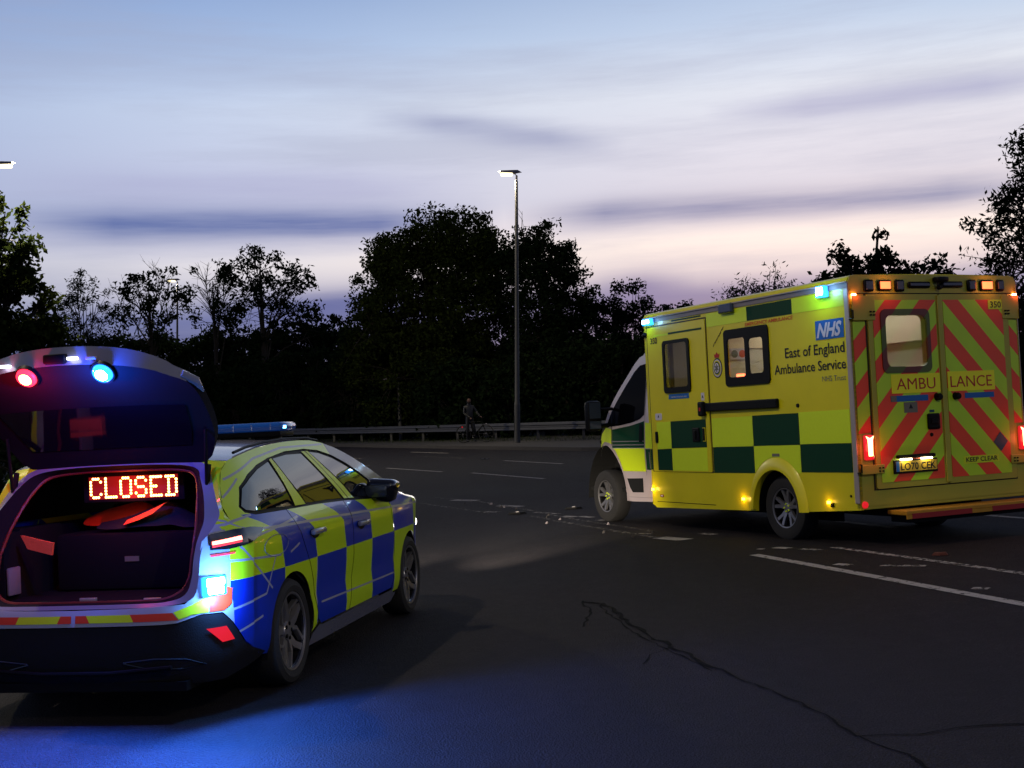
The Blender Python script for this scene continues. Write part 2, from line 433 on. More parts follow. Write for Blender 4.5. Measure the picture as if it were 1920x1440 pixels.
# ground: one big sheet under everything, rising to a wooded bank behind
def bank(x, y):
    z = gz(x, y) - .05
    if y > 88: z += 6.0 * min(1, (y - 88) / 20) ** 1.2
    if x < -15 and y < 50: z += min(1, (-15 - x) / 14) * 1.0 * min(1, (50 - y) / 10)
    return z
mgr = mat('ground_soil', (.016, .017, .009), .95, var=.4, vscale=1.2, bump=.6, bscale=8)
g = patch([(-400, -60), (400, -60), (400, 700), (-400, 700)], lambda x, y: (x, y, bank(x, y) if -300 < x < 300 and y < 600 else bank(x, y)), (12.0, 2.0) if False else (10.0, 4.0), mgr, 'ground', smooth=60); tag(g, kind='structure')
left_edge = [(-33, 61), (-20, 52), (-13, 43), (-8.6, 32), (-6.4, 20), (-5.6, 10), (-5.4, 0), (-5.4, -20)]
sheet('road', [(44, -20)] + KERB + left_edge, 0, 'asphalt', (.75, .75))
KB = [(x, y) for x, y in KERB]
sheet('footway', offs(KB, .13) + offs(KB, 7.0)[::-1], .11, mat('footway_asphalt', (.045, .042, .042), .85, var=.25, vscale=2, bump=.4), (3, 1))
mb = MB()
def ribbon(mb, line, dz0, dz1, w0, w1, m, step=1.5):
    a = offs(line, w0); b = offs(line, w1)
    A = []; B = []
    for i in range(len(line) - 1):
        n = max(1, int((Vector(line[i + 1]) - Vector(line[i])).length / step))
        for k in range(n + (i == len(line) - 2)):
            t = k / n; A.append(Vector(a[i]).lerp(Vector(a[i + 1]), t)); B.append(Vector(b[i]).lerp(Vector(b[i + 1]), t))
    vs = []; fs = []
    for p, q in zip(A, B):
        vs += [(p.x, p.y, gz(p.x, p.y) + dz0), (p.x, p.y, gz(p.x, p.y) + dz1), (q.x, q.y, gz(q.x, q.y) + dz1), (q.x, q.y, gz(q.x, q.y) + dz0)]
    for i in range(len(A) - 1):
        k = 4 * i
        fs += [(k, k + 1, k + 5, k + 4), (k + 1, k + 2, k + 6, k + 5), (k + 2, k + 3, k + 7, k + 6)]
    mb.add(vs, fs, m)
ribbon(mb, KB, -.05, .12, 0, .127, 'kerbstone')
tag(mb.build('kerb'), kind='structure')
mb = MB(); LK = [(-5.4, -20), (-5.4, 0), (-5.6, 10), (-6.4, 20), (-8.6, 32), (-13, 43), (-20, 52), (-33, 61)]
lk2 = [(x - .13, y) for x, y in LK]
vs = []; fs = []
for (x, y), (x2, y2) in zip(LK, lk2): vs += [(x, y, gz(x, y) - .05), (x, y, gz(x, y) + .12), (x2, y2, gz(x2, y) + .12), (x2, y2, gz(x2, y) - .05)]
for i in range(len(LK) - 1): k = 4 * i; fs += [(k, k + 1, k + 5, k + 4), (k + 1, k + 2, k + 6, k + 5), (k + 2, k + 3, k + 7, k + 6)]
mb.add(vs, fs, 'kerbstone'); tag(mb.build('kerb_near_verge'), kind='structure')

# road markings -----------------------------------------------------------
def strip(name, pts, w, m='line', dz=.004, jitter=0.0, n=1):
    """painted line of width w along ground points"""
    P = [Vector((p[0], p[1])) for p in pts]; Q = []
    for i in range(len(P) - 1):
        k = max(1, int((P[i + 1] - P[i]).length / (.09 if jitter else .25)))
        Q += [P[i].lerp(P[i + 1], j / k) for j in range(k)]
    Q.append(P[-1]); vs = []; fs = []; rnd = random.Random(len(vs) + int(P[0].x * 100))
    for i, p in enumerate(Q):
        t = (Q[min(i + 1, len(Q) - 1)] - Q[max(i - 1, 0)]).normalized(); nn = Vector((-t.y, t.x)) * w / 2
        if jitter: p = p + Vector((rnd.uniform(-1, 1), rnd.uniform(-1, 1))) * jitter; nn *= rnd.uniform(.25, 1.4)
        for q in (p + nn, p - nn): vs.append((q.x, q.y, gz(q.x, q.y) + dz))
    for i in range(len(Q) - 1): fs.append((2 * i, 2 * i + 1, 2 * i + 3, 2 * i + 2))
    mb = MB(); mb.add(vs, fs, m); o = mb.build(name); tag(o, kind='structure'); return o
LINES = [
    ([(2.30, 12.53), (3.55, 9.05), (4.6, 6.1)], .11, 'line'),
    ([(3.13, 12.72), (4.06, 10.3), (5.0, 7.9)], .09, 'line_worn'),
    ([(.22, 18.76), (1.59, 14.52)], .09, 'line_faint'), ([(1.60, 14.6), (1.86, 14.2)], .22, 'line'),
    ([(2.13, 14.87), (2.25, 14.64)], .12, 'line_worn'), ([(1.45, 15.25), (1.56, 15.1)], .08, 'line_worn'),
    ([(2.60, 12.98), (2.72, 12.84)], .12, 'line'), ([(2.80, 12.72), (2.98, 12.55)], .10, 'line_worn'), ([(2.42, 12.95), (2.47, 12.9)], .07, 'line'),
    ([(2.85, 11.53), (2.95, 11.40)], .10, 'line'), ([(3.18, 11.26), (3.52, 11.06)], .09, 'line_worn'), ([(3.47, 9.82), (3.57, 9.74)], .09, 'line_worn'),
    ([(-1.14, 22.6), (-.72, 22.2)], .22, 'line'), ([(-.30, 20.9), (.05, 20.5)], .20, 'line'), ([(.25, 19.35), (.60, 18.9)], .10, 'line_worn'),
    ([(.65, 18.5), (.82, 18.3)], .14, 'line'), ([(.9, 18.35), (1.05, 18.1)], .12, 'line'), ([(-.5, 19.9), (-.3, 19.7)], .12, 'line_worn'), ([(1.1, 17.6), (1.2, 17.45)], .12, 'line'),
    ([(-1.6, 23.5), (-.72, 22.1), (.1, 20.0), (.9, 17.6), (1.65, 15.4)], .07, 'line_faint'),
    ([(-2.6, 23.9), (-1.3, 21.4), (-.45, 19.6)], .09, 'line_faint'),
    ([(-6.06, 44.1), (-5.15, 42.7)], .12, 'line_worn'), ([(-3.6, 35.35), (-1.88, 32.05)], .12, 'line'), ([(-1.08, 30.9), (.59, 27.31)], .12, 'line'),
    ([(-.34, 36.38), (1.22, 33.07)], .12, 'line'), ([(-3.82, 46.38), (-2.32, 43.72)], .12, 'line'), ([(-3.03, 42.02), (-1.5, 38.89)], .10, 'line_faint'),
    ([(-4.91, 38.01), (-4.3, 37.2)], .12, 'line_worn'),
    ([(3.12, 19.0), (3.46, 17.59)], .12, 'line'), ([(3.93, 15.57), (4.25, 14.4)], .12, 'line'), ([(5.48, 15.98), (6.3, 13.6)], .12, 'line'), ([(4.7, 18.3), (5.1, 17.2)], .12, 'line'),
]
for pts, w, m_ in LINES: strip('road_marking', pts, w, m_)
CR = [(.50, 10.48), (.67, 10.34), (.70, 9.9), (.75, 9.6), (.83, 8.9), (.96, 8.32), (1.06, 7.82), (1.15, 7.5), (1.23, 7.15), (1.33, 6.8), (1.40, 6.56), (1.47, 6.18), (1.50, 5.83), (1.77, 5.83), (2.0, 5.92), (2.35, 5.92)]
strip('road_crack', CR[:8], .028, 'crack', .0055, .03)
strip('road_crack', CR, .017, 'crack', .005, .014)
strip('road_crack', [(x - .05, y - .03) for x, y in CR[1:8]], .016, 'crack', .0035, .014)
strip('road_crack', [(.50, 10.55), (.52, 10.0), (.44, 9.3)], .018, 'crack', .003, .02)
strip('road_crack', [(1.5, 5.83), (1.62, 5.5), (1.66, 5.1), (1.8, 4.7)], .02, 'crack', .003, .012)
strip('road_crack', [(.96, 8.32), (.80, 8.1), (.72, 7.8)], .014, 'crack', .0035, .014)
# cat's-eye studs, debris
def bits(name, label, cat, group, pts, build):
    for i, p in enumerate(pts):
        mb = MB(); build(mb, i)
        o = mb.build(name); o.location = (p[0], p[1], gz(p[0], p[1]) + .004); tag(o, label if isinstance(label, str) else label[i], cat, group)
bits('road_stud', ['white reflecting road stud set in the far lane line, left one of the pair', 'white reflecting road stud set in the far lane line, right one of the pair'], 'road stud', 'road studs on the far lane', [(-.99, 38.0), (-.85, 37.9)],
     lambda mb, i: (mb.box((-.06, -.05, 0), (.06, .05, .018), 'black', .006), mb.box((-.04, -.056, .004), (.04, -.05, .016), 'refl')))
rnd = random.Random(5)
def shard(mb, i):
    r = random.Random(i * 7 + 3)
    n = r.randint(4, 6); L = r.uniform(.012, .035)
    pts = [(L * r.uniform(.5, 1) * math.cos(2 * math.pi * k / n), L * .6 * r.uniform(.4, 1) * math.sin(2 * math.pi * k / n)) for k in range(n)]
    mb.prism(pts, [], lambda a, b: (a, b, .0), lambda a, b: (a * .9, b * .9, .012 + .02 * (a > 0)), 'grey' if i % 3 == 0 else 'kerbstone')
pts = []
for _ in range(15):
    t = rnd.random(); pts.append((-1.4 + 2.9 * t + rnd.gauss(0, .25), 23.0 - 7.6 * t + rnd.gauss(0, .5)))
bits('broken_fragment', 'small broken plastic fragment lying on the worn lane line by the ambulance front wheel', 'debris', 'fragments scattered on the worn lane line', pts, shard)
def big_shard(mb, i):
    mb.prism([(-.14, -.02), (-.04, .05), (.10, .04), (.15, 0), (.05, -.05)], [], lambda a, b: (a, b, 0), lambda a, b: (a * .8, b * .8, .03), 'black')
    mb.box((-.02, -.03, .028), (.03, .0, .04), 'refl')
bits('car_trim_piece', ['dark broken trim piece nearest the police car on the worn lane line', 'dark broken trim piece just ahead of the ambulance front wheel'], 'debris', 'dark trim pieces on the road', [(-.02, 19.2), (.85, 19.6)], big_shard)
mb = MB(); mb.prism([(-.08, 0), (-.03, .05), (.03, .02), (.09, .04), (.06, -.04), (-.02, -.05)], [], lambda a, b: (a, b, 0), lambda a, b: (a * .7, b * .8, .025), 'leafbrown')
o = mb.build('dead_leaf'); o.location = (3.84, 11.65, gz(3.84, 11.65) + .004); tag(o, 'curled reddish brown leaf on the road behind the ambulance rear wheel', 'leaf')
# ================================================================== AMBULANCE
K = .92
PHI = .4386
AMB = thing('ambulance', 'yellow and green chequered box ambulance driving away to the left across the lanes', 'ambulance', (3.6666 * K, 13.6105 * K, CAM_H * (1 - K)), PHI)
AW, AL, AH = 2.45, 4.26, 2.93
S0 = lambda r: (lambda u, z: (r, u, z))          # side plane, outwards is -x
R0 = lambda u: (lambda r, z: (r, u, z))
def amb(mb, name, parent=AMB, smooth=None, bevel=0): return mb.build(name, parent, smooth, bevel)
def sdecal(mb, poly, m, d=.004, r=0.0): mb.prism(poly, [], S0(r - d), S0(r - d + .0035), m)
def rdecal(mb, poly, m, d=.004): mb.prism(poly, [], R0(-d), R0(-d + .0035), m)
def arch(c, a, b, z0, n=18, rev=False):
    """arch points from rear foot to front foot (u increasing)"""
    pts = []
    for i in range(n + 1):
        t = math.pi * (1 - i / n); pts.append((c[0] + a * math.cos(t), max(z0, c[1] + b * math.sin(t))))
    return pts
# --- box body
mb = MB(K)
ac = (1.44, .34); ar = arch(ac, .44, .48, .30)
side = [(0, .40), (.95, .345)] + [(1.0, .34)] + ar[1:-1] + [(1.88, .32), (4.16, .275), (4.26, .32), (4.26, 2.80), (0, 2.80)]
W1 = rrect(3.13, 1.815, 3.775, 2.52, .05); W2 = rrect(1.445, 1.84, 2.35, 2.54, .05)
W1h = rrect(3.155, 1.84, 3.75, 2.495, .04); W2h = rrect(1.47, 1.865, 2.325, 2.515, .04)
mb.prism(side, [W1h, W2h], S0(0.0), S0(.04), 'amb_yellow')
side2 = [(0, .40), (.95, .345), (1.0, .34)] + ar[1:-1] + [(1.88, .32), (4.26, .30), (4.26, 2.80), (0, 2.80)]
mb.prism(side2, [], S0(AW), S0(AW - .04), 'amb_yellow')
# gutter band + rounded roof
prof = [(0.0, 2.80), (-.012, 2.805), (-.012, 2.858), (0.004, 2.862)]
roof = [(0.004, 2.862), (.0, 2.88), (.02, 2.915), (.06, 2.935), (.5, 2.95), (AW / 2, 2.955), (AW - .5, 2.95), (AW - .06, 2.935), (AW - .02, 2.915), (AW, 2.88), (AW - .004, 2.862)]
vs = []; fs = []
for u in (0.02, AL): vs += [(r, u, z) for r, z in roof]
n = len(roof)
for i in range(n - 1): fs.append((i, i + 1, n + i + 1, n + i))
fs.append(tuple(range(n))); fs.append(tuple(range(n, 2 * n))); fs.append((0, n, 2 * n - 1, n - 1))
mb.add(vs, fs, 'amb_yellow')
# front bulkhead, floor
mb.box((0.0, AL - .03, .32), (AW, AL - .002, 2.86), 'amb_yellow'); mb.box((.5, .03, .42), (AW - .5, AL - .05, .55), 'dark'); mb.box((.05, .06, .95), (AW - .05, AL - .05, .99), 'dark')
mb.box((.042, AL - .36, .5), (.55, AL - .06, .6), 'dark')
amb(mb, 'box_body', smooth=30)
for s, r0 in ((-1, 0.0), (1, AW)):
    mb = MB(K)
    mb.box((min(r0, r0 + s * .012), .0, 2.80), (max(r0, r0 + s * .012), AL, 2.860), 'grey')
    mb.box((min(r0, r0 + s * .03), .01, 2.855), (max(r0, r0 + s * .03), AL - .02, 2.868), 'silver_edge')
    amb(mb, 'gutter_rail')
# wheel-arch flare (proud band) and inner well
def flare(r0, s):
    mb = MB(K)
    a0 = arch(ac, .44, .48, .30, 24); a1 = arch(ac, .565, .625, .30, 24); n = len(a0)
    vs = []; fs = []
    for (p, q) in zip(a0, a1):
        mdl = ((p[0] * .45 + q[0] * .55), (p[1] * .45 + q[1] * .55))
        vs += [(r0 - s * .0 + s * .03, *p), (r0 - s * .045, *p), (r0 - s * .05, *mdl), (r0 - s * .002, *q)]
    for i in range(n - 1):
        k = 4 * i
        for j in range(3): fs.append((k + j, k + j + 1, k + 5 + j, k + 4 + j))
    mb.add(vs, fs, 'amb_yellow'); return amb(mb, 'arch_flare', smooth=50)
flare(0, 1); flare(AW, -1)
for r0, r1 in ((.04, .5), (AW - .5, AW - .04)):
    mb = MB(K)
    a0 = arch(ac, .445, .49, .25, 18); n = len(a0); vs = [(r0, *p) for p in a0] + [(r1, *p) for p in a0]
    mb.add(vs, [(i, i + 1, n + i + 1, n + i) for i in range(n - 1)], 'dark')
    xi = r1 if r0 < .1 else r0; mb.box((xi, .9, .2), (xi + .02, 2.0, .9), 'dark'); amb(mb, 'wheel_housing')
# side door (panel standing 12 mm proud)
SD = rrect(2.76, .77, 4.17, 2.725, .03)
mb = MB(K); mb.prism(SD, [W1h], S0(-.012), S0(-.001), 'amb_yellow'); door = amb(mb, 'side_door')
mb = MB(K)
fr = [(2.735, .765), (4.195, .765), (4.195, 2.75), (2.735, 2.75)]
mb.prism(fr, [[(2.752, .78), (4.178, .78), (4.178, 2.733), (2.752, 2.733)]], S0(-.005), S0(-.0005), mat('seam_dark', (.05, .035, .004), .6))
amb(mb, 'door_frame', door)
# windows
def win(W, parent, glass, frame_w, ext=0.0, mull=None, r=0.0):
    u0, z0, u1, z1 = W
    mb = MB(K)
    holes = []
    for (a0, b0, a1, b1) in glass: holes.append(rrect(a0, b0, a1, b1, .045))
    mb.prism(rrect(u0, z0, u1, z1, .055), holes, S0(r - .02), S0(r - .001), 'black')
    f = amb(mb, 'side_window', parent)
    mb = MB(K)
    for (a0, b0, a1, b1) in glass: mb.prism(rrect(a0 - .008, b0 - .008, a1 + .008, b1 + .008, .05), [], S0(r - .012), S0(r - .006), 'amb_glass')
    amb(mb, 'pane', f); return f
win((3.13, 1.815, 3.775, 2.52), door, [(3.185, 1.89, 3.725, 2.475)], .05, r=-.012)
f2 = win((1.445, 1.84, 2.35, 2.54), AMB, [(1.555, 1.975, 1.84, 2.40), (1.915, 1.95, 2.285, 2.425)], .05)
# --- interior of the saloon
mb = MB(K)
mb.box((.06, .06, 1.0), (AW - .06, AL - .06, 1.02), mat('saloon_floor', (.18, .19, .2), .5)); mb.box((.06, .06, 2.70), (AW - .06, AL - .06, 2.72), 'cream')
mb.box((AW - .42, .1, 1.02), (AW - .40, AL - .1, 2.70), 'cream'); mb.box((.08, AL - .14, 1.02), (AW - .3, AL - .12, 2.7), 'cream')
mb.box((AW - .62, .5, 2.28), (AW - .42, 3.9, 2.66), mat('locker', (.55, .47, .33), .5)); mb.box((AW - .55, .5, 1.02), (AW - .42, 3.9, 1.75), mat('locker_low', (.42, .38, .30), .5))
mb.box((.22, 2.80, 1.02), (AW - .4, 2.84, 2.7), 'cream'); mb.box((.26, 2.78, 2.34), (1.0, 2.80, 2.62), mat('upper_panel', (.75, .62, .42), .6)); mb.box((.30, 4.02, 1.9), (.60, 4.12, 2.70), mat('partition', (.30, .25, .17), .6))
mb.box((.6, .5, 1.02), (1.2, 2.4, 1.45), 'navy', .05); mb.box((.62, .55, 1.45), (1.18, 2.3, 1.55), mat('blanket', (.5, .3, .28), .8), .04)
mb.box((.75, .35, 1.5), (1.1, .42, 1.95), mat('seat_back', (.28, .2, .2), .8), .03)
amb(mb, 'saloon_interior')
mb = MB(K); mb.box((.36, 2.765, 2.20), (.62, 2.775, 2.34), 'text_white'); mb.lathe([(.0, 0), (.05, 0), (.05, .004), (0, .004)], 'text_grey', 16, 'y', (.43, 2.764, 2.27), -1); mb.lathe([(.0, 0), (.05, 0), (.05, .004), (0, .004)], 'text_orange', 16, 'y', (.55, 2.764, 2.27), -1)
amb(mb, 'notice_board')
mb = MB(K); mb.box((.9, .7, 2.685), (1.05, 3.6, 2.70), emat('saloon_tube', (1, .96, .88), 7)); mb.box((1.5, .7, 2.685), (1.65, 3.6, 2.70), emat('saloon_tube2', (1, .96, .88), 7)); amb(mb, 'saloon_light')
mb = MB(K); mb.box((.1, 2.18, 1.955), (.16, 2.28, 1.99), 'lamp_red'); amb(mb, 'red_indicator')
# --- chequer panels & lettering on the side
mb = MB(K)
def q(u0, z0a, z0b, u1, z1a, z1b): return [(u0, z0a), (u0, z0b), (u1, z1b), (u1, z1a)]
CH = [(.085, .965, 1.125, 1.49, .805, 'fluo', 'green'), (.97, 1.855, 1.11, 1.475, .79, 'green', 'fluo'), (1.86, 2.725, 1.10, 1.465, .775, 'fluo', 'green')]
for u0, u1, zm, zt, zb, ca, cb in CH:
    sdecal(mb, [(u0, zm), (u0, zt), (u1, zt - .008), (u1, zm - .008)], ca)
    low = [(u0, zb), (u0, zm - .002), (u1, zm - .010), (u1, zb - .008)]
    if u0 in (.97, 1.86, .085):
        # cut by the wheel-arch flare
        fl = arch(ac, .568, .628, .30, 30); pts = []
        def zf(u):
            t = (u - ac[0]) / .568
            return ac[1] + .628 * math.sqrt(max(0, 1 - t * t)) if abs(t) < 1 else 0
        N = 14
        bot = [(u0 + (u1 - u0) * i / N, max(zb - .008 * i / N, zf(u0 + (u1 - u0) * i / N))) for i in range(N + 1)]
        low = bot + [(u1, zm - .010), (u0, zm - .002)]
    sdecal(mb, low, cb)
# top band
for u0, u1, m_ in ((.085, .98, 'fluo'), (.98, 1.86, 'green'), (1.86, 2.73, 'fluo')):
    sdecal(mb, [(u0, 2.612), (u0, 2.785), (u1, 2.785), (u1, 2.615)], m_)
amb(mb, 'chequer_marking')
mb = MB(K); D = .014
sdecal(mb, [(2.845, 1.09), (2.845, 1.45), (3.68, 1.44), (3.68, 1.08)], 'green', .015, 0); sdecal(mb, [(3.685, 1.08), (3.685, 1.44), (4.04, 1.435), (4.04, 1.07)], 'fluo', .015)
sdecal(mb, [(2.845, .785), (2.845, 1.086), (3.68, 1.076), (3.68, .785)], 'fluo', .015); sdecal(mb, [(3.685, .785), (3.685, 1.076), (4.045, 1.066), (4.045, .785)], 'green', .015)
sdecal(mb, [(2.83, 2.60), (2.83, 2.625), (3.63, 2.625), (3.63, 2.60)], 'green', .015); sdecal(mb, [(3.635, 2.595), (3.635, 2.62), (3.99, 2.62), (3.99, 2.595)], 'fluo', .015)
sdecal(mb, [(4.20, .79), (4.20, 1.07), (4.25, 1.07), (4.25, .79)], 'green', .004); sdecal(mb, [(4.20, 1.08), (4.20, 1.43), (4.25, 1.43), (4.25, 1.08)], 'fluo', .004)
sdecal(mb, [(2.85, 2.765), (2.85, 2.785), (3.55, 2.785), (3.55, 2.765)], 'green', .004)
amb(mb, 'door_marking', door)
mb = MB(K)
sdecal(mb, [(.105, 2.275), (.105, 2.488), (.58, 2.488), (.58, 2.275)], 'nhs_blue', .005)
text(mb, 'NHS', S0(-.008), .560, .130, 2.305, .150, 'text_white', .035, .35)
text(mb, 'East of England', S0(-.005), 1.15, .11, 2.115, .115, 'text_black', .012)
text(mb, 'Ambulance Service', S0(-.005), 1.365, .10, 1.935, .110, 'text_black', .012)
text(mb, 'NHS Trust', S0(-.005), .51, .11, 1.81, .06, 'text_grey', .0)
text(mb, 'EMERGENCY AMBULANCE', S0(-.005), 1.90, .975, 2.553, .042, 'text_orange', .02)
amb(mb, 'lettering')
mb = MB(K); text(mb, '350', S0(-.017), 4.085, 3.91, 2.505, .08, 'text_black', .02); amb(mb, 'fleet_number', door)
# crest
mb = MB(K); cu, cz = 2.535, 2.085
def ell(a, b, n=28, c=(cu, cz)): return [(c[0] + a * math.cos(2 * math.pi * i / n), c[1] + b * math.sin(2 * math.pi * i / n)) for i in range(n)]
sdecal(mb, ell(.105, .125), 'text_black', .004); sdecal(mb, ell(.092, .11), 'text_white', .0065); sdecal(mb, ell(.080, .095), 'amb_yellow', .009); sdecal(mb, ell(.068, .08), 'green', .0115); sdecal(mb, ell(.054, .064), 'text_white', .014)
for k in range(3):
    a = math.pi * k / 3; ca, sa = math.cos(a), math.sin(a)
    sdecal(mb, [(cu + .045 * sa - .01 * ca, cz + .05 * ca + .01 * sa), (cu + .045 * sa + .01 * ca, cz + .05 * ca - .01 * sa), (cu - .045 * sa + .01 * ca, cz - .05 * ca - .01 * sa), (cu - .045 * sa - .01 * ca, cz - .05 * ca + .01 * sa)], 'text_grey', .0165)
sdecal(mb, [(cu - .045, cz + .13), (cu - .06, cz + .18), (cu - .03, cz + .165), (cu, cz + .20), (cu + .03, cz + .165), (cu + .06, cz + .18), (cu + .045, cz + .13)], 'text_red', .005)
amb(mb, 'crest')
# grab rail channel, latches, handles
mb = MB(K); mb.box((-.05, 1.315, 1.545), (-.001, 2.80, 1.655), 'black', .012); amb(mb, 'door_runner')
mb = MB(K); mb.box((-.075, 2.815, 1.49), (-.013, 2.935, 1.675), 'black', .02); mb.box((-.078, 2.86, 1.555), (-.074, 2.895, 1.60), 'text_red'); amb(mb, 'runner_catch', door)
mb = MB(K); mb.box((-.035, 2.985, 1.165), (-.016, 3.145, 1.345), 'black', .012); mb.box((-.05, 3.05, 1.20), (-.035, 3.10, 1.31), 'black', .008)
mb.box((-.022, 2.855, 1.165), (-.016, 2.915, 1.345), 'amb_yellow'); mb.box((-.03, 2.865, 1.175), (-.021, 2.905, 1.335), 'black', .004); amb(mb, 'door_handle', door)
mb = MB(K); mb.box((-.03, 4.005, 1.155), (-.013, 4.07, 1.31), 'black', .012); amb(mb, 'door_handle', door)
mb = MB(K)
sdecal(mb, [(3.20, 1.735), (3.20, 1.80), (3.69, 1.80), (3.69, 1.735)], 'nhs_blue', .016); text(mb, 'caution automatic step', S0(-.018), 3.62, 3.25, 1.755, .02, 'text_white')
sdecal(mb, rrect(3.89, 1.465, 4.055, 1.555, .02), 'text_white', .016); sdecal(mb, [(3.955, 1.50), (3.975, 1.535), (3.995, 1.50)], 'text_black', .018)
sdecal(mb, [(2.845, 1.69), (2.845, 1.79), (2.915, 1.79), (2.915, 1.69)], 'text_white', .016); sdecal(mb, [(2.86, 1.725), (2.88, 1.76), (2.90, 1.725)], 'text_black', .018)
amb(mb, 'door_sticker', door)
mb = MB(K); sdecal(mb, rrect(3.965, .42, 4.05, .455, .006), 'step_red', .005); sdecal(mb, [(3.98, .43), (3.98, .445), (4.035, .445), (4.035, .43)], 'text_white', .007); sdecal(mb, rrect(1.36, .975, 1.50, 1.01, .005), 'text_grey', .006)
mb.box((-.004, 2.73, .355), (.0, 4.13, .362), 'black'); amb(mb, 'side_sticker')
mb = MB(K); mb.lathe([(0, .012), (.022, .012), (.026, 0)], 'black', 16, 'x', (0, .97, 1.56), -1); mb.lathe([(0, .01), (.012, .01), (.014, 0)], 'black', 12, 'x', (0, .14, .55), -1); amb(mb, 'socket_cover')
# side lamps
def lamp_box(name, lo, hi, lens, core, parent=AMB, face='x'):
    mb = MB(K); mb.box(lo, hi, lens, .014)
    o = amb(mb, name, parent, smooth=40)
    (x0, y0, z0), (x1, y1, z1) = lo, hi
    mb = MB(K)
    if face == 'x': mb.box((x0 - .006, y0 + .02, z0 + .025), (x0 + .01, y1 - .02, z1 - .02), core, .004)
    else: mb.box((x0 + .02, y0 - .006, z0 + .02), (x1 - .02, y0 + .01, z1 - .02), core, .004)
    amb(mb, 'bulb', o); return o
def pl(parent, loc, energy, color, rad=.05, k=K, name='lamp_light', typ='POINT', rot=None, size=None, blend=.3):
    d = bpy.data.lights.new(name, typ); d.energy = energy; d.color = color
    if typ != 'AREA': d.shadow_soft_size = rad
    if typ == 'SPOT': d.spot_size = size; d.spot_blend = blend
    o = bpy.data.objects.new(name, d); COL.objects.link(o); o.parent = parent; o.location = Vector(loc) * k
    if rot: o.rotation_euler = rot
    return o
l1 = lamp_box('strobe_lamp', (-.075, .32, 2.735), (.0, .465, 2.865), 'blue_lens', 'lamp_blue_core'); pl(AMB, (-.16, .39, 2.80), 5, (.25, .6, 1))
l2 = lamp_box('strobe_lamp', (-.07, 3.99, 2.765), (.0, 4.20, 2.855), 'blue_lens', 'lamp_blue_core'); pl(AMB, (-.15, 4.1, 2.80), 2.5, (.25, .6, 1))
mb = MB(K); mb.box((-.06, 2.10, 2.745), (.0, 2.385, 2.865), 'lens_dark', .02); amb(mb, 'scene_lamp')
mb = MB(K); mb.lathe([(0, .05), (.025, .045), (.035, .02), (.035, 0)], 'black', 16, 'x', (0, 4.22, 2.64), -1); amb(mb, 'side_camera')
for u, z, e in ((4.225, .52, 2.0), (2.12, .455, 1.3), (.51, .47, .8)):
    mb = MB(K); mb.box((-.018, u - .026, z - .016), (0, u + .026, z + .016), 'lamp_amber', .005); o = amb(mb, 'side_marker'); pl(AMB, (-.07, u, z), e * .3, (1, .55, .08), .02)
mb = MB(K); mb.box((-.02, .43, .42), (0, .475, .465), 'black', .004); amb(mb, 'marker_cover')
# corner edge strip
for x_ in (-.012, AW - .005):
    mb = MB(K); mb.box((x_, .0, .47), (x_ + .017, .07, 2.80), 'silver_edge', .006); amb(mb, 'corner_trim')
mb = MB(K)
for i in range(9): a_ = i / 8; mb.tube([(-.0045, 2.60 - .22 * a_, 2.36 + .20 * a_ + .01 * math.sin(i * 2)), (-.0045, 2.58 - .22 * a_, 2.39 + .20 * a_)], .004, 'kerbstone', 4)
amb(mb, 'scuff_mark')
# --- rear wall
mb = MB(K)
rw = [(0, .43), (AW - .0, .43), (AW, 2.86), (AW - .03, 2.925), (AW - .1, 2.94), (.1, 2.94), (.03, 2.925), (0, 2.86)]
hole = rrect(.455, 1.925, 1.03, 2.495, .07)
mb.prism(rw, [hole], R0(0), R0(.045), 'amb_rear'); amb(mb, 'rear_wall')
def chev_mat(dark=1.0, see=0.0):
    m = bpy.data.materials.new('chevron_film'); m.use_nodes = True; T = NT(m.node_tree)
    oc = T.n('ShaderNodeTexCoord').outputs['Object']; x, y, z = T.xyz(oc)
    qv = T.m('ADD', T.m('DIVIDE', z, K), T.m('ABSOLUTE', T.m('SUBTRACT', T.m('DIVIDE', x, K), 1.24)))
    fr = T.m('FRACT', T.m('DIVIDE', T.m('SUBTRACT', qv, 3.195 - 4.9), .49))
    red = T.m('LESS_THAN', fr, .49)
    nz = T.noise(oc, 4, 4)
    col = T.mix(red, (.55, .90, .008, 1), (.98, .062, .010, 1))
    if dark < 1: col = T.mix(1.0, col, (dark, dark, dark * 1.6, 1), 'MULTIPLY')
    col = T.mix(T.m('MULTIPLY', nz, .25), col, (.1, .09, .05, 1))
    p = T.n('ShaderNodeBsdfPrincipled', ins={'Base Color': col, 'Roughness': .42, 'Coat Weight': .15})
    if see: tr = T.n('ShaderNodeBsdfTransparent', ins={'Color': (.9, .9, .9)}); mx = T.n('ShaderNodeMixShader', ins={0: see}); T.set(mx, 1, p.outputs[0]); T.set(mx, 2, tr.outputs[0]); p = mx
    T.t.links.new(p.outputs[0], T.n('ShaderNodeOutputMaterial').inputs[0]); return m
M['chev'] = chev_mat(); M['chev_band'] = chev_mat(.13); M['chev_see'] = chev_mat(.55, .80)
for P_ in ([(.03, 1.22), (.03, 2.43), (.205, 2.43), (.205, 1.22)], [(AW - .19, 1.24), (AW - .19, 2.43), (AW - .025, 2.43), (AW - .025, 1.24)]):
    mb = MB(K); rdecal(mb, P_, 'chev'); amb(mb, 'corner_chevron')
def rdoor(x0, x1, hol):
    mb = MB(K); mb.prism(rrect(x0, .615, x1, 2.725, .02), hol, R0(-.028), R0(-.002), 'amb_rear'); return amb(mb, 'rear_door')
dl = rdoor(.225, 1.235, [hole]); dr = rdoor(1.245, 2.275, [])
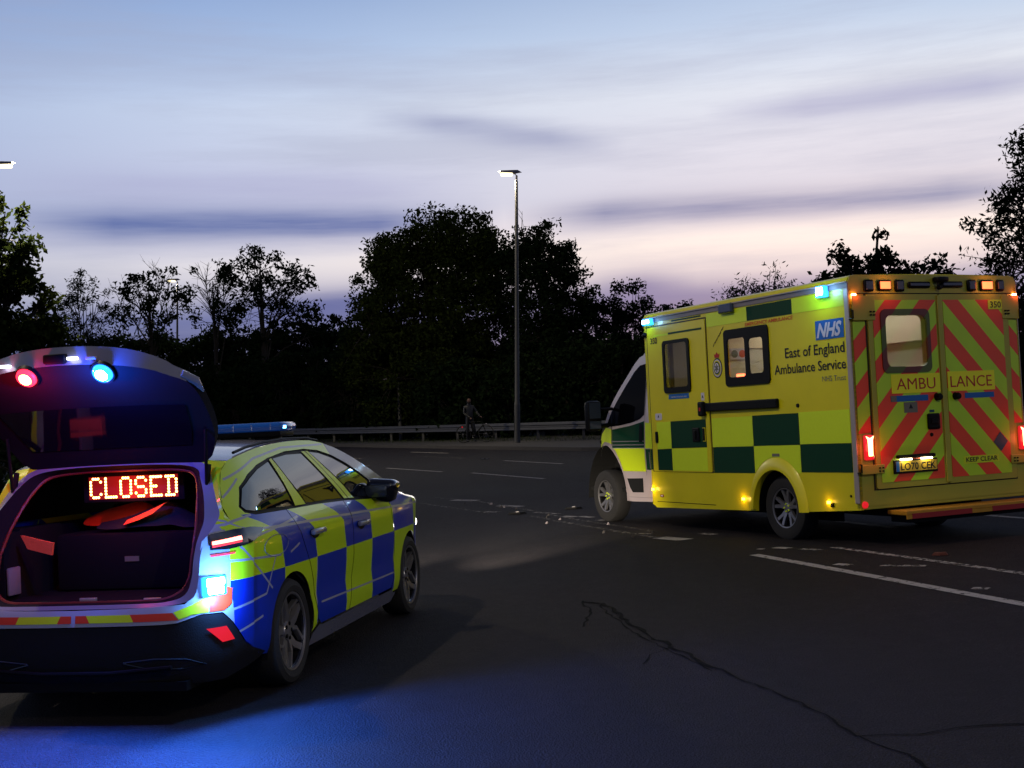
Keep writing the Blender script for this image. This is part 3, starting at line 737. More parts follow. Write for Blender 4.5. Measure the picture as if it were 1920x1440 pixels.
mb = MB(K); mb.prism([(.29, .68), (1.185, .68), (1.185, 2.66), (.29, 2.66)], [rrect(.40, 1.87, 1.07, 2.55, .05)], R0(-.033), R0(-.0285), 'chev'); amb(mb, 'door_chevron', dl)
mb = MB(K); mb.prism([(1.295, .68), (2.19, .68), (2.19, 2.66), (1.295, 2.66)], [], R0(-.033), R0(-.0285), 'chev'); amb(mb, 'door_chevron', dr)
mb = MB(K); mb.prism(rrect(.385, 1.86, 1.08, 2.56, .07), [rrect(.45, 1.925, 1.03, 2.495, .08)], R0(-.045), R0(-.02), 'chev_band'); wf = amb(mb, 'rear_window', dl)
mb = MB(K); mb.prism(rrect(.44, 1.915, 1.04, 2.505, .08), [], R0(-.038), R0(-.034), 'chev_see'); amb(mb, 'pane', wf)
mb = MB(K); mb.prism([(.20, .60), (2.30, .60), (2.30, 2.74), (.20, 2.74)], [[(.222, .612), (1.238, .612), (1.238, 2.728), (.222, 2.728)], [(1.242, .612), (2.278, .612), (2.278, 2.728), (1.242, 2.728)]], R0(-.006), R0(-.001), mat('door_seal', (.03, .028, .01), .7)); amb(mb, 'door_seal')
mb = MB(K); mb.box((1.205, -.046, .63), (1.275, -.0285, 2.71), 'amb_rear', .006); amb(mb, 'door_edge_strip', dl)
rd = lambda d: d
mb = MB(K); rdecal(mb, [(.49, 1.635), (1.185, 1.635), (1.185, 1.845), (.49, 1.845)], 'yel_text', .038); text(mb, 'AMBU', R0(-.0395), .56, 1.115, 1.675, .125, 'text_red', .0); amb(mb, 'lettering', dl)
mb = MB(K); rdecal(mb, [(1.30, 1.635), (2.0, 1.635), (2.0, 1.855), (1.30, 1.855)], 'yel_text', .038); text(mb, 'LANCE', R0(-.0395), 1.335, 1.955, 1.68, .125, 'text_red', .0); amb(mb, 'lettering', dr)
mb = MB(K); rdecal(mb, [(.47, 1.545), (1.0, 1.545), (1.0, 1.61), (.47, 1.61)], 'nhs_blue', .037); rdecal(mb, [(.47, 1.545), (.55, 1.545), (.55, 1.61), (.47, 1.61)], 'text_grey', .039)
rdecal(mb, [(.65, 1.42), (.84, 1.42), (.84, 1.535), (.65, 1.535)], 'text_grey', .037); rdecal(mb, [(.715, 1.465), (.745, 1.515), (.775, 1.465)], 'text_black', .039); rdecal(mb, [(1.01, 1.412), (1.075, 1.412), (1.075, 1.44), (1.01, 1.44)], 'teal', .038); amb(mb, 'door_sticker', dl)
mb = MB(K); rdecal(mb, [(1.54, 1.55), (1.98, 1.55), (1.98, 1.61), (1.54, 1.61)], 'nhs_blue', .037); rdecal(mb, [(1.93, 1.04), (2.04, 1.15), (2.15, 1.04), (2.04, .93)], 'teal', .037)
rdecal(mb, [(1.97, 2.55), (2.185, 2.55), (2.185, 2.655), (1.97, 2.655)], 'fluo', .037); rdecal(mb, [(1.47, .815), (2.0, .815), (2.0, .90), (1.47, .90)], 'fluo', .037); amb(mb, 'door_sticker', dr)
mb = MB(K); text(mb, '350', R0(-.0395), 2.0, 2.165, 2.57, .07, 'text_black', .01); text(mb, 'KEEP CLEAR', R0(-.0395), 1.50, 1.975, .835, .05, 'text_black', .015); amb(mb, 'small_lettering', dr)
for x, d_ in ((1.13, dl), (1.40, dr)):
    mb = MB(K); mb.lathe([(0, .07), (.03, .068), (.04, .05), (.036, .028), (.045, 0)], 'black', 20, 'y', (x, -.03, 1.58), -1); amb(mb, 'door_stop', d_, smooth=40)
mb = MB(K); mb.box((.965, -.06, 1.225), (1.14, -.03, 1.40), 'black', .02); mb.box((1.0, -.075, 1.28), (1.10, -.058, 1.34), 'black', .01); mb.lathe([(0, .012), (.018, .012), (.022, 0)], 'black', 14, 'y', (1.02, -.033, 1.165), -1); amb(mb, 'door_handle', dl)
mb = MB(K); mb.box((.45, -.05, .765), (1.065, -.034, .91), 'black'); o = amb(mb, 'plate_holder', dl)
mb = MB(K); mb.box((.475, -.054, .785), (1.055, -.0505, .895), 'plate'); mb.box((.475, -.0545, .785), (.52, -.0538, .895), 'nhs_blue'); text(mb, 'LO70 CEK', R0(-.0555), .54, 1.035, .80, .075, 'text_black', .02); amb(mb, 'number_plate', o)
mb = MB(K); mb.box((.49, -.085, .925), (1.02, -.034, .965), 'black', .012); o = amb(mb, 'plate_lamp', dl)
mb = MB(K); mb.box((.53, -.088, .905), (.68, -.05, .926), 'plate_lamp', .006); mb.box((.82, -.088, .905), (.97, -.05, .926), 'plate_lamp', .006); amb(mb, 'bulb', o)
pl(AMB, (.60, -.10, .90), .35, (1, .8, .45), .02); pl(AMB, (.90, -.10, .90), .35, (1, .8, .45), .02)
# hinges
for x0, x1, d_ in ((.01, .32, dl), (2.18, 2.44, dr)):
    for z in (.78, 2.50):
        mb = MB(K)
        if z < 1: mb.box((x0, -.05, z), (x1, -.029, z + .10), 'amb_rear', .006)
        else:
            mb.box((x0, -.04, z - .06), (x1, -.029, z + .21), 'amb_rear', .006)
        xb = (x1 - .08 if x0 < 1 else x0 + .03)
        for a in (0, .045):
            for b in (.02, .055): mb.box((xb + a, -.06, z + b - (.03 if z > 1 else 0)), (xb + a + .02, -.04, z + b + .015 - (.03 if z > 1 else 0)), 'black')
        amb(mb, 'hinge', d_)
mb = MB(K)
for x, s in ((-.01, 1), (AW + .01, -1)):
    for z in (.80, 2.46): mb.tube([(x, .0, z), (x, -.045, z), (x + s * .02, -.045, z), (x + s * .02, -.045, z + .09), (x, -.045, z + .09)], .008, 'black', 6)
amb(mb, 'door_retainer')
# header lamps
def hl(x0, x1, z0, z1, lens, core=None, cx=None):
    mb = MB(K); mb.box((x0, -.035, z0), (x1, 0, z1), 'black', .02); o = amb(mb, 'header_lamp', AMB, smooth=40)
    mb = MB(K); mb.box((x0 + .022, -.042, z0 + .018), (x1 - .022, -.03, z1 - .018), lens, .006); amb(mb, 'lens', o)
    if core:
        mb = MB(K)
        for i in range(3):
            for j in range(3): mb.lathe([(0, .004), (.010, .003), (.012, 0)], core, 10, 'y', (cx + (i - 1) * .027, -.043, (z0 + z1) / 2 + (j - 1) * .026), -1)
        amb(mb, 'bulb', o)
    return o
hl(.20, .335, 2.755, 2.885, 'lens_dark'); hl(.395, .58, 2.765, 2.88, 'lamp_orange', 'lamp_orange', .47); hl(.63, .765, 2.755, 2.885, 'lens_dark')
hl(.82, 1.14, 2.795, 2.865, 'lens_dark'); hl(1.30, 1.62, 2.80, 2.87, 'lens_dark')
hl(1.69, 1.82, 2.76, 2.89, 'lens_dark'); hl(1.88, 2.08, 2.765, 2.885, 'lamp_orange', 'lamp_orange', 2.01); hl(2.125, 2.25, 2.76, 2.89, 'lens_dark')
pl(AMB, (.49, -.12, 2.82), 1.0, (1, .3, .06)); pl(AMB, (1.98, -.12, 2.82), 1.0, (1, .3, .06))
mb = MB(K); mb.box((.1, -.012, 2.728), (2.38, 0.0, 2.736), 'dark'); amb(mb, 'header_seam')
mb = MB(K); mb.box((1.19, -.10, 2.86), (1.35, .0, 2.915), 'black', .015); mb.tube([(1.22, -.05, 2.87), (1.22, -.06, 2.82), (1.26, -.07, 2.79)], .012, 'black', 8); mb.lathe([(0, .05), (.022, .05), (.03, .02), (.03, 0)], 'black', 14, 'y', (1.25, -.03, 2.80), -1); amb(mb, 'reversing_camera', smooth=40)
mb = MB(K); mb.lathe([(.26, 0), (.25, .03), (.15, .045), (0, .05)], 'grey', 28, 'z', (1.25, .6, 2.945)); amb(mb, 'roof_vent', smooth=50)
for x in (.06, 2.41):
    mb = MB(K); mb.box((x - .026, -.025, 2.675), (x + .026, 0, 2.73), 'lamp_red_core', .005); amb(mb, 'corner_lamp'); pl(AMB, (x, -.08, 2.70), .35, (1, .08, .04), .02)
for x0 in (.075, 2.34):
    mb = MB(K); mb.box((x0, -.045, .93), (x0 + .125, 0, 1.205), 'tail_red', .02); o = amb(mb, 'tail_lamp', smooth=40)
    mb = MB(K); mb.prism([(x0 + .04, .975), (x0 + .095, .975), (x0 + .1, 1.15), (x0 + .118, 1.19), (x0 + .065, 1.165), (x0 + .012, 1.19), (x0 + .035, 1.15)], [], R0(-.05), R0(-.044), 'tail_core'); amb(mb, 'bulb', o)
    pl(AMB, (x0 + .06, -.14, 1.06), 1.6, (1, .10, .05), .06)
# bottom: reflector, step, underbody
mb = MB(K); mb.lathe([(0, .02), (.035, .018), (.04, 0)], 'tail_red', 20, 'y', (.06, -.0, .455), -1); amb(mb, 'round_reflector', smooth=40)
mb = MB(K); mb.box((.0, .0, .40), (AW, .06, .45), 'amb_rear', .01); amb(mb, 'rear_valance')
mb = MB(K); mb.box((.38, -.28, .33), (AW - .03, .02, .375), 'step_yellow', .008)
mb.box((.45, -.287, .29), (1.30, -.275, .345), 'step_red'); mb.box((1.60, -.287, .29), (2.42, -.275, .345), 'step_red'); mb.box((.38, -.284, .29), (2.42, -.27, .33), 'step_yellow'); mb.box((.5, -.2, .24), (2.3, .1, .33), 'dark'); amb(mb, 'rear_step')
mb = MB(K); mb.box((.62, .1, .28), (AW - .62, 5.0, .45), 'dark'); mb.box((.5, 2.2, .24), (.95, 3.6, .42), 'dark'); mb.tube([(.35, 1.44, .36), (AW - .35, 1.44, .36)], .06, 'dark', 12); mb.tube([(.3, 5.72, .36), (AW - .3, 5.72, .36)], .05, 'dark', 12)
amb(mb, 'chassis')
# --- wheels
def wheel(name, x, y, z, rad, wid, rimr, sgn, parent, k, style, rimmat='alloy'):
    mb = MB(k); h = wid / 2
    mb.lathe([(rimr * .98, -h * .7), (rimr, -h * .9), (rad * .86, -h), (rad * .96, -h * .86), (rad, -h * .6), (rad, h * .6), (rad * .96, h * .86), (rad * .86, h), (rimr * 1.02, h * .92), (rimr * .98, h * .78)], 'rubber', 48, 'x', (x, y, z), sgn)
    t = mb.build('wheel', parent, smooth=35)
    mb = MB(k)
    mb.lathe([(rimr, h * .80), (rimr * .96, h * .85), (rimr * .90, h * .70), (rimr * .88, -h * .3), (rimr * .3, -h * .5), (.02, -h * .5)], 'alloy_dark' if style == 'car' else 'black', 40, 'x', (x, y, z), sgn)
    mb.lathe([(rimr * 1.01, h * .78), (rimr, h * .9), (rimr * .95, h * .88), (rimr * .93, h * .75)], rimmat, 48, 'x', (x, y, z), sgn)
    ns = 5
    for s in range(ns):
        for off, w in (((-.14, .085), (.14, .085)) if style == 'van' else ((-.20, .055), (.10, .10))):
            a0 = 2 * math.pi * s / ns + .3
            pts = []
            for tt in (0, .5, 1):
                rr = rimr * (.20 + .74 * tt); aa = a0 + off * (1.0 + .8 * tt) * (1 if style == 'van' else tt * 1.6 + .3)
                pts.append((rr, aa, h * (.55 + .22 * tt)))
            vs = []
            for rr, aa, xx in pts:
                ww = w * rimr * (1.25 if rr < rimr * .4 else .95)
                c_, s_ = math.cos(aa), math.sin(aa)
                for sd in (-1, 1):
                    vs.append((x + sgn * xx, y + rr * c_ - sd * ww * s_, z + rr * s_ + sd * ww * c_))
                for sd in (-1, 1):
                    vs.append((x + sgn * (xx - .03), y + rr * c_ - sd * ww * 1.25 * s_, z + rr * s_ + sd * ww * 1.25 * c_))
            fs = []
            for i in (0, 1):
                k4 = 4 * i; fs += [(k4, k4 + 1, k4 + 5, k4 + 4), (k4 + 2, k4, k4 + 4, k4 + 6), (k4 + 1, k4 + 3, k4 + 7, k4 + 5)]
            fs += [(8, 9, 11, 10), (0, 2, 3, 1)]
            mb.add(vs, fs, rimmat)
    mb.lathe([(rimr * .27, h * .50), (rimr * .24, h * .62), (rimr * .12, h * .66), (0, h * .66)], rimmat, 24, 'x', (x, y, z), sgn)
    for s in range(ns):
        a0 = 2 * math.pi * s / ns; mb.lathe([(0, h * .70), (.012, h * .69), (.013, h * .6)], 'fluo' if style == 'van' else 'black', 8, 'x', (x, y + rimr * .19 * math.cos(a0), z + rimr * .19 * math.sin(a0)), sgn)
        if style == 'van': mb.add([(x + sgn * h * .70, y + rimr * .19 * math.cos(a0) + a, z + rimr * .19 * math.sin(a0) + b) for a, b in ((-.012, -.006), (.03, 0), (-.012, .006))], [(0, 1, 2)], 'fluo')
    r_ = mb.build('rim', t, smooth=30)
    return t
for x, s in ((.19, -1), (AW - .19, 1)):
    wheel('wheel', x, 1.43, .365, .385, .24, .235, s, AMB, K, 'van'); wheel('wheel', x, 5.72, .375, .385, .25, .235, s, AMB, K, 'van')
# --- cab
def cabX(u, z):
    a = .07 + (max(0, u - 5.2) / 1.35) ** 2.2 * .50
    b = .13 * max(0, (z - 1.38)) ** 1.3
    return a + b - .015 * math.exp(-((z - 1.05) / .25) ** 2)
silh = [(6.42, .36), (6.52, .55), (6.50, .80), (6.44, .98), (6.26, 1.14), (5.98, 1.31), (5.76, 1.44), (5.48, 1.73), (5.10, 2.07), (4.86, 2.285), (4.74, 2.365), (4.55, 2.41), (4.26, 2.43)]
fa = arch((5.68, .33), .63, .80, .33, 20)
cab_out = [(4.262, .34), (4.9, .325)] + fa[:] + [(6.40, .36)] + silh[1:]
dw = [(4.50, 1.55), (4.47, 2.20), (4.53, 2.265), (4.70, 2.25), (4.84, 2.17), (5.10, 1.94), (5.38, 1.68), (5.60, 1.46), (5.55, 1.40), (5.2, 1.41), (4.86, 1.445), (4.62, 1.49)]
def cmap(side_, d=0.0):
    return (lambda u, z: (cabX(u, z) - d, u, z)) if side_ < 0 else (lambda u, z: (AW - cabX(u, z) + d, u, z))
def cpatch(outline, m, name, side_, d=0.0, parent=AMB, g=.12): return patch(outline, cmap(side_, d), g, m, name, parent, kmul=K)
def cab_split(outline, upto):  # window opening handled by a dark pane standing 3 mm proud
    pass
pieces = []
for sd in (-1, 1): pieces.append(cpatch(cab_out, 'white', 'cab_side', sd))
mb = MB(K); vs = []; fs = []; N = 9
dense = []
for i in range(len(silh) - 1):
    for k in range(3): t = k / 3; dense.append((silh[i][0] * (1 - t) + silh[i + 1][0] * t, silh[i][1] * (1 - t) + silh[i + 1][1] * t))
dense.append(silh[-1])
for u, z in dense:
    x0 = cabX(u, z); 
    for j in range(N):
        t = j / (N - 1); bul = 1 - (2 * t - 1) ** 2
        vs.append((x0 + (AW - 2 * x0) * t, u + .10 * bul * min(1, max(0, (u - 4.6) / .6)), z + .05 * bul * (1 if z > 1.0 else 0)))
for i in range(len(dense) - 1):
    for j in range(N - 1): fs.append((i * N + j, i * N + j + 1, (i + 1) * N + j + 1, (i + 1) * N + j))
mb.add(vs, fs, 'white'); pieces.append(mb.build('tmp', None, smooth=40))
cab = join_into('cab_body', pieces, AMB)
# windscreen (proud by 4 mm)
mb = MB(K); vs = []; fs = []
ws = [p for p in dense if 1.47 < p[1] < 2.30]
for u, z in ws:
    x0 = cabX(u, z) + .06
    for j in range(N):
        t = j / (N - 1); xx = x0 + (AW - 2 * x0) * t; tt = (xx - cabX(u, z)) / (AW - 2 * cabX(u, z)); bul = 1 - (2 * tt - 1) ** 2
        vs.append((xx, u + .10 * bul * min(1, max(0, (u - 4.6) / .6)) + .004, z + .05 * bul + .004))
for i in range(len(ws) - 1):
    for j in range(N - 1): fs.append((i * N + j, i * N + j + 1, (i + 1) * N + j + 1, (i + 1) * N + j))
mb.add(vs, fs, 'privacy_solid' if 'privacy_solid' in M else M.setdefault('privacy_solid', mat('dark_glass', (.002, .002, .003), .05, spec=.06, coat=0, ior=1.2))); mb.build('windscreen', AMB, smooth=60)
for sd in (-1, 1):
    cpatch(dw, 'privacy_solid', 'door_window', sd, .006)
    # markings on the cab door and wing
    dm = [(5.42, 1.09), (5.42, 1.355), (5.3, 1.365), (4.9, 1.40), (4.62, 1.44), (4.50, 1.46), (4.50, 1.09)]
    a = cpatch(dm, 'green', 'cab_marking', sd, .006, cab)
    wing = [p for p in arch((5.68, .33), .66, .84, .5, 24) if p[0] > 5.25 and p[1] > .72]
    b = cpatch([(4.50, .755), (4.50, 1.08), (5.40, 1.08), (5.33, 1.06), (5.20, .90), (5.13, .755)], 'fluo', 'tmp', sd, .006, cab)
    c = cpatch([(5.43, 1.36), (5.43, 1.14), (5.55, 1.165), (5.75, 1.178), (5.95, 1.13), (6.12, 1.02), (6.22, .92), (6.30, .78), (6.46, .82), (6.40, .98), (6.22, 1.13), (5.96, 1.285), (5.76, 1.40)], 'fluo', 'tmp', sd, .006, cab)
    d_ = cpatch([(4.29, .78), (4.29, 1.07), (4.47, 1.07), (4.47, .78)], 'green', 'tmp', sd, .006, cab)
    e_ = cpatch([(4.29, 1.08), (4.29, 1.42), (4.47, 1.44), (4.47, 1.08)], 'fluo', 'tmp', sd, .006, cab)
    o = join_into('cab_marking', [a, b, c, d_, e_], cab)
    cpatch([(4.60, .46), (4.60, .66), (5.04, .65), (4.97, .52), (4.90, .455)], 'dark', 'cab_step', sd, .005)
    o = cpatch([(4.525, 1.17), (4.525, 1.42), (4.60, 1.435), (4.62, 1.17)], 'black', 'cab_door_handle', sd, .02)
    ln = [cpatch([(4.47, z), (4.47, z + .012), (5.44, z + .012), (5.44, z)], 'grey', 'tmp', sd, .012) for z in (1.125, 1.175)] + \
         [cpatch([(4.485, .70), (4.485, 2.32), (4.492, 2.32), (4.492, .70)], 'grey', 'tmp', sd, .009), cpatch([(5.43, 1.13), (5.43, 1.42), (5.445, 1.42), (5.445, 1.13)], 'black', 'tmp', sd, .009),
          cpatch([(5.0, .385), (4.28, .39), (4.28, .395), (5.0, .39)], 'grey', 'tmp', sd, .007), cpatch([(4.36, .80), (4.36, 1.03), (4.375, 1.03), (4.375, .80)], 'grey', 'tmp', sd, .01)]
    join_into('door_line', ln, cab)
    o = cpatch([(5.60, 1.46), (5.74, 1.44), (6.0, 1.30), (5.9, 1.30), (5.62, 1.40)], 'black', 'quarter_trim', sd, .007)
    # mirror
    xs = -.02 if sd < 0 else AW + .02; sg = sd
    mb = MB(K); mb.box((min(xs + sg * .05, xs + sg * .30), 5.42, 1.34), (max(xs + sg * .05, xs + sg * .30), 5.56, 1.79), 'black', .06); mb.tube([(xs - sg * .10, 5.55, 1.42), (xs + sg * .1, 5.50, 1.42)], .035, 'black', 8); mb.tube([(xs - sg * .12, 5.42, 1.66), (xs + sg * .1, 5.48, 1.66)], .022, 'black', 8)
    o = mb.build('door_mirror', AMB, smooth=45)
    mb = MB(K); mb.box((min(xs + sg * .09, xs + sg * .27), 5.412, 1.53), (max(xs + sg * .09, xs + sg * .27), 5.421, 1.76), 'lens_dark'); mb.box((min(xs + sg * .09, xs + sg * .27), 5.412, 1.38), (max(xs + sg * .09, xs + sg * .27), 5.421, 1.49), 'lens_dark'); mb.build('mirror_glass', o)
    # arch well + lip
    mb = MB(K); xo = cabX(5.68, .8); x0 = xo if sd < 0 else AW - xo; a0 = arch((5.68, .33), .63, .80, .30, 20); n = len(a0)
    x1 = x0 - sd * .42
    vs = [(x0 + 0 * sd, *p) for p in a0] + [(x1, *p) for p in a0]; mb.add(vs, [(i, i + 1, n + i + 1, n + i) for i in range(n - 1)] + [tuple(range(n, 2 * n))], 'dark'); mb.build('wheel_housing', AMB)
    a1 = arch((5.68, .33), .655, .825, .33, 24); a2 = arch((5.68, .33), .625, .795, .33, 24)
    mb = MB(K); n = len(a1); f_ = cmap(sd, .012); vs = [f_(*p) for p in a1] + [f_(*p) for p in a2]; mb.add(vs, [(i, i + 1, n + i + 1, n + i) for i in range(n - 1)], 'white'); mb.build('wing_lip', AMB, smooth=60)
    mb = MB(K); f_ = cmap(sd, .01); p0 = f_(6.05, 1.17); mb.lathe([(0, .012), (.025, .01), (.03, 0)], 'black', 14, 'x', p0, sd); mb.build('side_repeater', AMB)
    mb = MB(K); f_ = cmap(sd, .008); mb.prism([(6.22, .95), (6.40, .78), (6.47, .84), (6.42, .98), (6.28, 1.12)], [], cmap(sd, .012), cmap(sd, .0), 'lens_dark'); mb.build('headlamp', AMB)
# air deflector over the cab
mb = MB(K); vs = []; fs = []
dp = [(4.28, 2.43), (4.60, 2.42), (4.78, 2.40), (4.66, 2.47), (4.48, 2.57), (4.29, 2.63)]
for x, s_ in ((.30, 0), (AW / 2, .05), (AW - .30, 0)): vs += [(x, u + s_, z + s_) for u, z in dp]
n = len(dp)
for j in (0, 1):
    for i in range(n): fs.append((j * n + i, j * n + (i + 1) % n, (j + 1) * n + (i + 1) % n, (j + 1) * n + i))
fs += [tuple(range(n)), tuple(range(2 * n, 3 * n))]
mb.add(vs, fs, 'black'); mb.tube([(.30, 4.78, 2.40), (.30, 4.66, 2.475), (.30, 4.48, 2.575), (.30, 4.29, 2.635)], .012, 'white', 6); mb.build('air_deflector', AMB, smooth=30)
mb = MB(K); mb.box((.5, 4.3, 2.46), (AW - .5, 4.5, 2.60), 'black', .03); mb.build('front_lightbar', AMB)
mb = MB(K); mb.box((.3, 6.3, .36), (AW - .3, 6.5, .42), 'black'); mb.box((.55, 6.58, .55), (AW - .55, 6.62, .85), 'black'); mb.build('front_grille', AMB)
mb = MB(K); mb.box((.15, 4.3, .45), (AW - .15, 6.3, .50), 'dark'); mb.box((.35, 4.35, .8), (AW - .35, 5.0, 1.3), 'dark'); mb.build('cab_floor', AMB)
# ================================================================== POLICE ESTATE CAR
CTH = .1812
CAR = thing('police_car', 'blue and yellow chequered police estate car with its tailgate raised and boot open', 'police car', (-2.2387, 7.8851, 0), -CTH)
def cb(mb, name, parent=CAR, smooth=35, bevel=0): return mb.build(name, parent, smooth, bevel)
def police_mat():
    m = bpy.data.materials.new('police_livery'); m.use_nodes = True; T = NT(m.node_tree)
    oc = T.n('ShaderNodeTexCoord').outputs['Object']; x, y, z = T.xyz(oc)
    k = T.m('MULTIPLY', T.m('MAXIMUM', T.m('SUBTRACT', z, .72), 0), .35)
    k2 = T.m('MULTIPLY', T.m('POWER', T.m('MAXIMUM', T.m('SUBTRACT', z, .90), 0), 1.6), 5.2)
    u = T.m('ADD', y, T.m('ADD', k, k2))
    LO = -1.0; HI = 3.6; f = T.m('DIVIDE', T.m('SUBTRACT', u, LO), HI - LO)
    Bd = [-.14, .41, 1.01, 1.62, 2.21, 2.90]
    P = lambda v: (v - LO) / (HI - LO)
    bl, ye = (.001, .032, .46), (.60, .84, .010)
    up_ = T.ramp(f, [(0, ye)] + [(P(b), bl if i % 2 == 0 else ye) for i, b in enumerate(Bd)], 'CONSTANT')
    f2 = T.m('DIVIDE', T.m('SUBTRACT', y, LO), HI - LO)
    lo_ = T.ramp(f2, [(0, bl)] + [(P(b), ye if i % 2 == 0 else bl) for i, b in enumerate(Bd)], 'CONSTANT')
    col = T.mix(T.m('GREATER_THAN', z, .72), lo_, up_)
    # above the waistline the film is all yellow, ending at the roof rail
    zt = T.m('MULTIPLY_ADD', y, -.02, 1.055)
    col = T.mix(T.m('GREATER_THAN', z, zt), col, (*ye, 1))
    col = T.mix(T.m('MULTIPLY', T.m('GREATER_THAN', z, 1.04), T.m('GREATER_THAN', T.m('ADD', y, T.m('MULTIPLY', z, .2)), 1.52)), col, (.05, .055, .09, 1))
    # bare paint between the film pieces
    wh = (.36, .37, .45, 1)
    cre = T.m('LESS_THAN', T.m('ABSOLUTE', T.m('SUBTRACT', z, T.m('MULTIPLY_ADD', y, -.0235, .965))), .0075)
    col = T.mix(cre, col, wh)
    col = T.mix(T.m('LESS_THAN', T.m('ADD', y, T.m('MULTIPLY', T.m('MAXIMUM', T.m('SUBTRACT', z, 1.05), 0), -.45)), -.76), col, wh)
    col = T.mix(T.m('GREATER_THAN', y, 3.05), col, wh)
    def seam(y0, z0, y1, z1, w=.0065):
        nonlocal col
        L = math.hypot(y1 - y0, z1 - z0); ny, nz = -(z1 - z0) / L, (y1 - y0) / L; ty, tz = (y1 - y0) / L, (z1 - z0) / L
        d = T.m('ABSOLUTE', T.m('ADD', T.m('MULTIPLY', T.m('SUBTRACT', y, y0), ny), T.m('MULTIPLY', T.m('SUBTRACT', z, z0), nz)))
        s_ = T.m('ADD', T.m('MULTIPLY', T.m('SUBTRACT', y, y0), ty), T.m('MULTIPLY', T.m('SUBTRACT', z, z0), tz))
        g = T.m('MULTIPLY', T.m('LESS_THAN', d, w), T.m('MULTIPLY', T.m('GREATER_THAN', s_, 0), T.m('LESS_THAN', s_, L)))
        col = T.mix(g, col, wh)
    for s_ in [(-.80, .83, -.20, .80), (-.70, .90, -.32, .62), (-.28, .80, -.40, .60), (-.80, .56, -.40, .60), (-.80, .42, -.45, .48), (-.80, .40, -.50, .28), (-.62, .93, .15, 1.0), (-.05, .80, .10, .84), (-.52, .95, -.75, 1.06), (-.80, 1.02, -.45, 1.06), (-.56, 1.27, -.12, 1.375), (-.12, 1.375, .4, 1.427), (.4, 1.427, 1.2, 1.43), (-.62, 1.17, -.44, 1.27), (.42, .70, .42, .42), (.50, .42, 2.2, .40)]: seam(*s_)
    # rail line along the roof film
    p = T.n('ShaderNodeBsdfPrincipled', ins={'Base Color': col, 'Roughness': .34, 'Coat Weight': .55, 'Coat Roughness': .06, 'IOR': 1.4})
    T.t.links.new(p.outputs[0], T.n('ShaderNodeOutputMaterial').inputs[0]); return m
M['police'] = police_mat()
def hw(y): return interp([(-1.0, .60), (-.90, .70), (-.80, .765), (-.66, .815), (-.4, .85), (0, .865), (.8, .872), (1.8, .872), (2.6, .862), (3.05, .82), (3.30, .73), (3.45, .60), (3.55, .40), (3.6, .0)], y)
def prof(z): return interp([(.15, -.075), (.22, -.045), (.30, -.012), (.45, .0), (.60, .004), (.72, .010), (.86, .018), (.93, .020), (.975, .004), (1.02, -.022), (1.06, -.045)], z)
def shx(y, z):
    x = hw(y) + prof(min(z, 1.06))
    if z > 1.06: x -= .175 * ((z - 1.06) / .40) ** 1.25
    if y < -.3 and z > 1.0: x -= .10 * ((-.3 - y) / .5) ** 2 * min(1, (z - 1.0) / .1)
    # body crease shading: a shallow hollow along the doors
    x -= .012 * math.exp(-((z - .50) / .07) ** 2) * (1 if .4 < y < 2.2 else math.exp(-((y - (.4 if y < .4 else 2.2)) / .15) ** 2))
    return x
TOP = [(-.60, 1.33), (-.45, 1.375), (-.25, 1.405), (0, 1.435), (.38, 1.458), (.77, 1.466), (1.09, 1.455), (1.42, 1.40), (1.72, 1.315), (2.12, 1.17), (2.40, 1.055), (2.55, .995), (2.9, .945), (3.2, .87), (3.4, .78), (3.5, .70), (3.58, .60)]
def topz(y): return interp(TOP, y)
def cs(sd, d=0.0): return lambda y, z: (sd * (shx(y, z) + d), y, z)
RA = ((0.0, .325), .352); FA = ((2.732, .325), .352)
def carch(c, r, z0, a0=180, a1=0, n=20):
    out = []
    for i in range(n + 1):
        a = R(a0 + (a1 - a0) * i / n); p = (c[0] + r * math.cos(a), c[1] + r * math.sin(a))
        if p[1] >= z0 - 1e-6: out.append(p)
    return out
WIN = [(-.53, 1.11), (-.50, 1.075), (-.40, 1.055), (-.1, 1.052), (.5, 1.045), (1.1, 1.03), (1.7, 1.005), (2.20, .985), (1.95, 1.10), (1.72, 1.20), (1.5, 1.285), (1.28, 1.35), (1.05, 1.392), (.8, 1.408), (.43, 1.402), (.1, 1.37), (-.12, 1.335), (-.31, 1.285), (-.46, 1.22)]
GAP = .005
rear_gap = [(.04, 1.05), (.07, .96), (.17, .84), (.285, .70), (.36, .56), (.405, .43), (.44, .32), (.50, .285)]
front_gap = [(2.06, .99), (2.10, .93), (2.18, .80), (2.225, .68), (2.235, .52), (2.20, .38), (2.15, .29)]
bgap = [(1.10, 1.032), (1.11, .95), (1.165, .82), (1.18, .66), (1.15, .50), (1.11, .38), (1.09, .287)]
def sh(pts, dy): return [(y + dy, z) for y, z in pts]
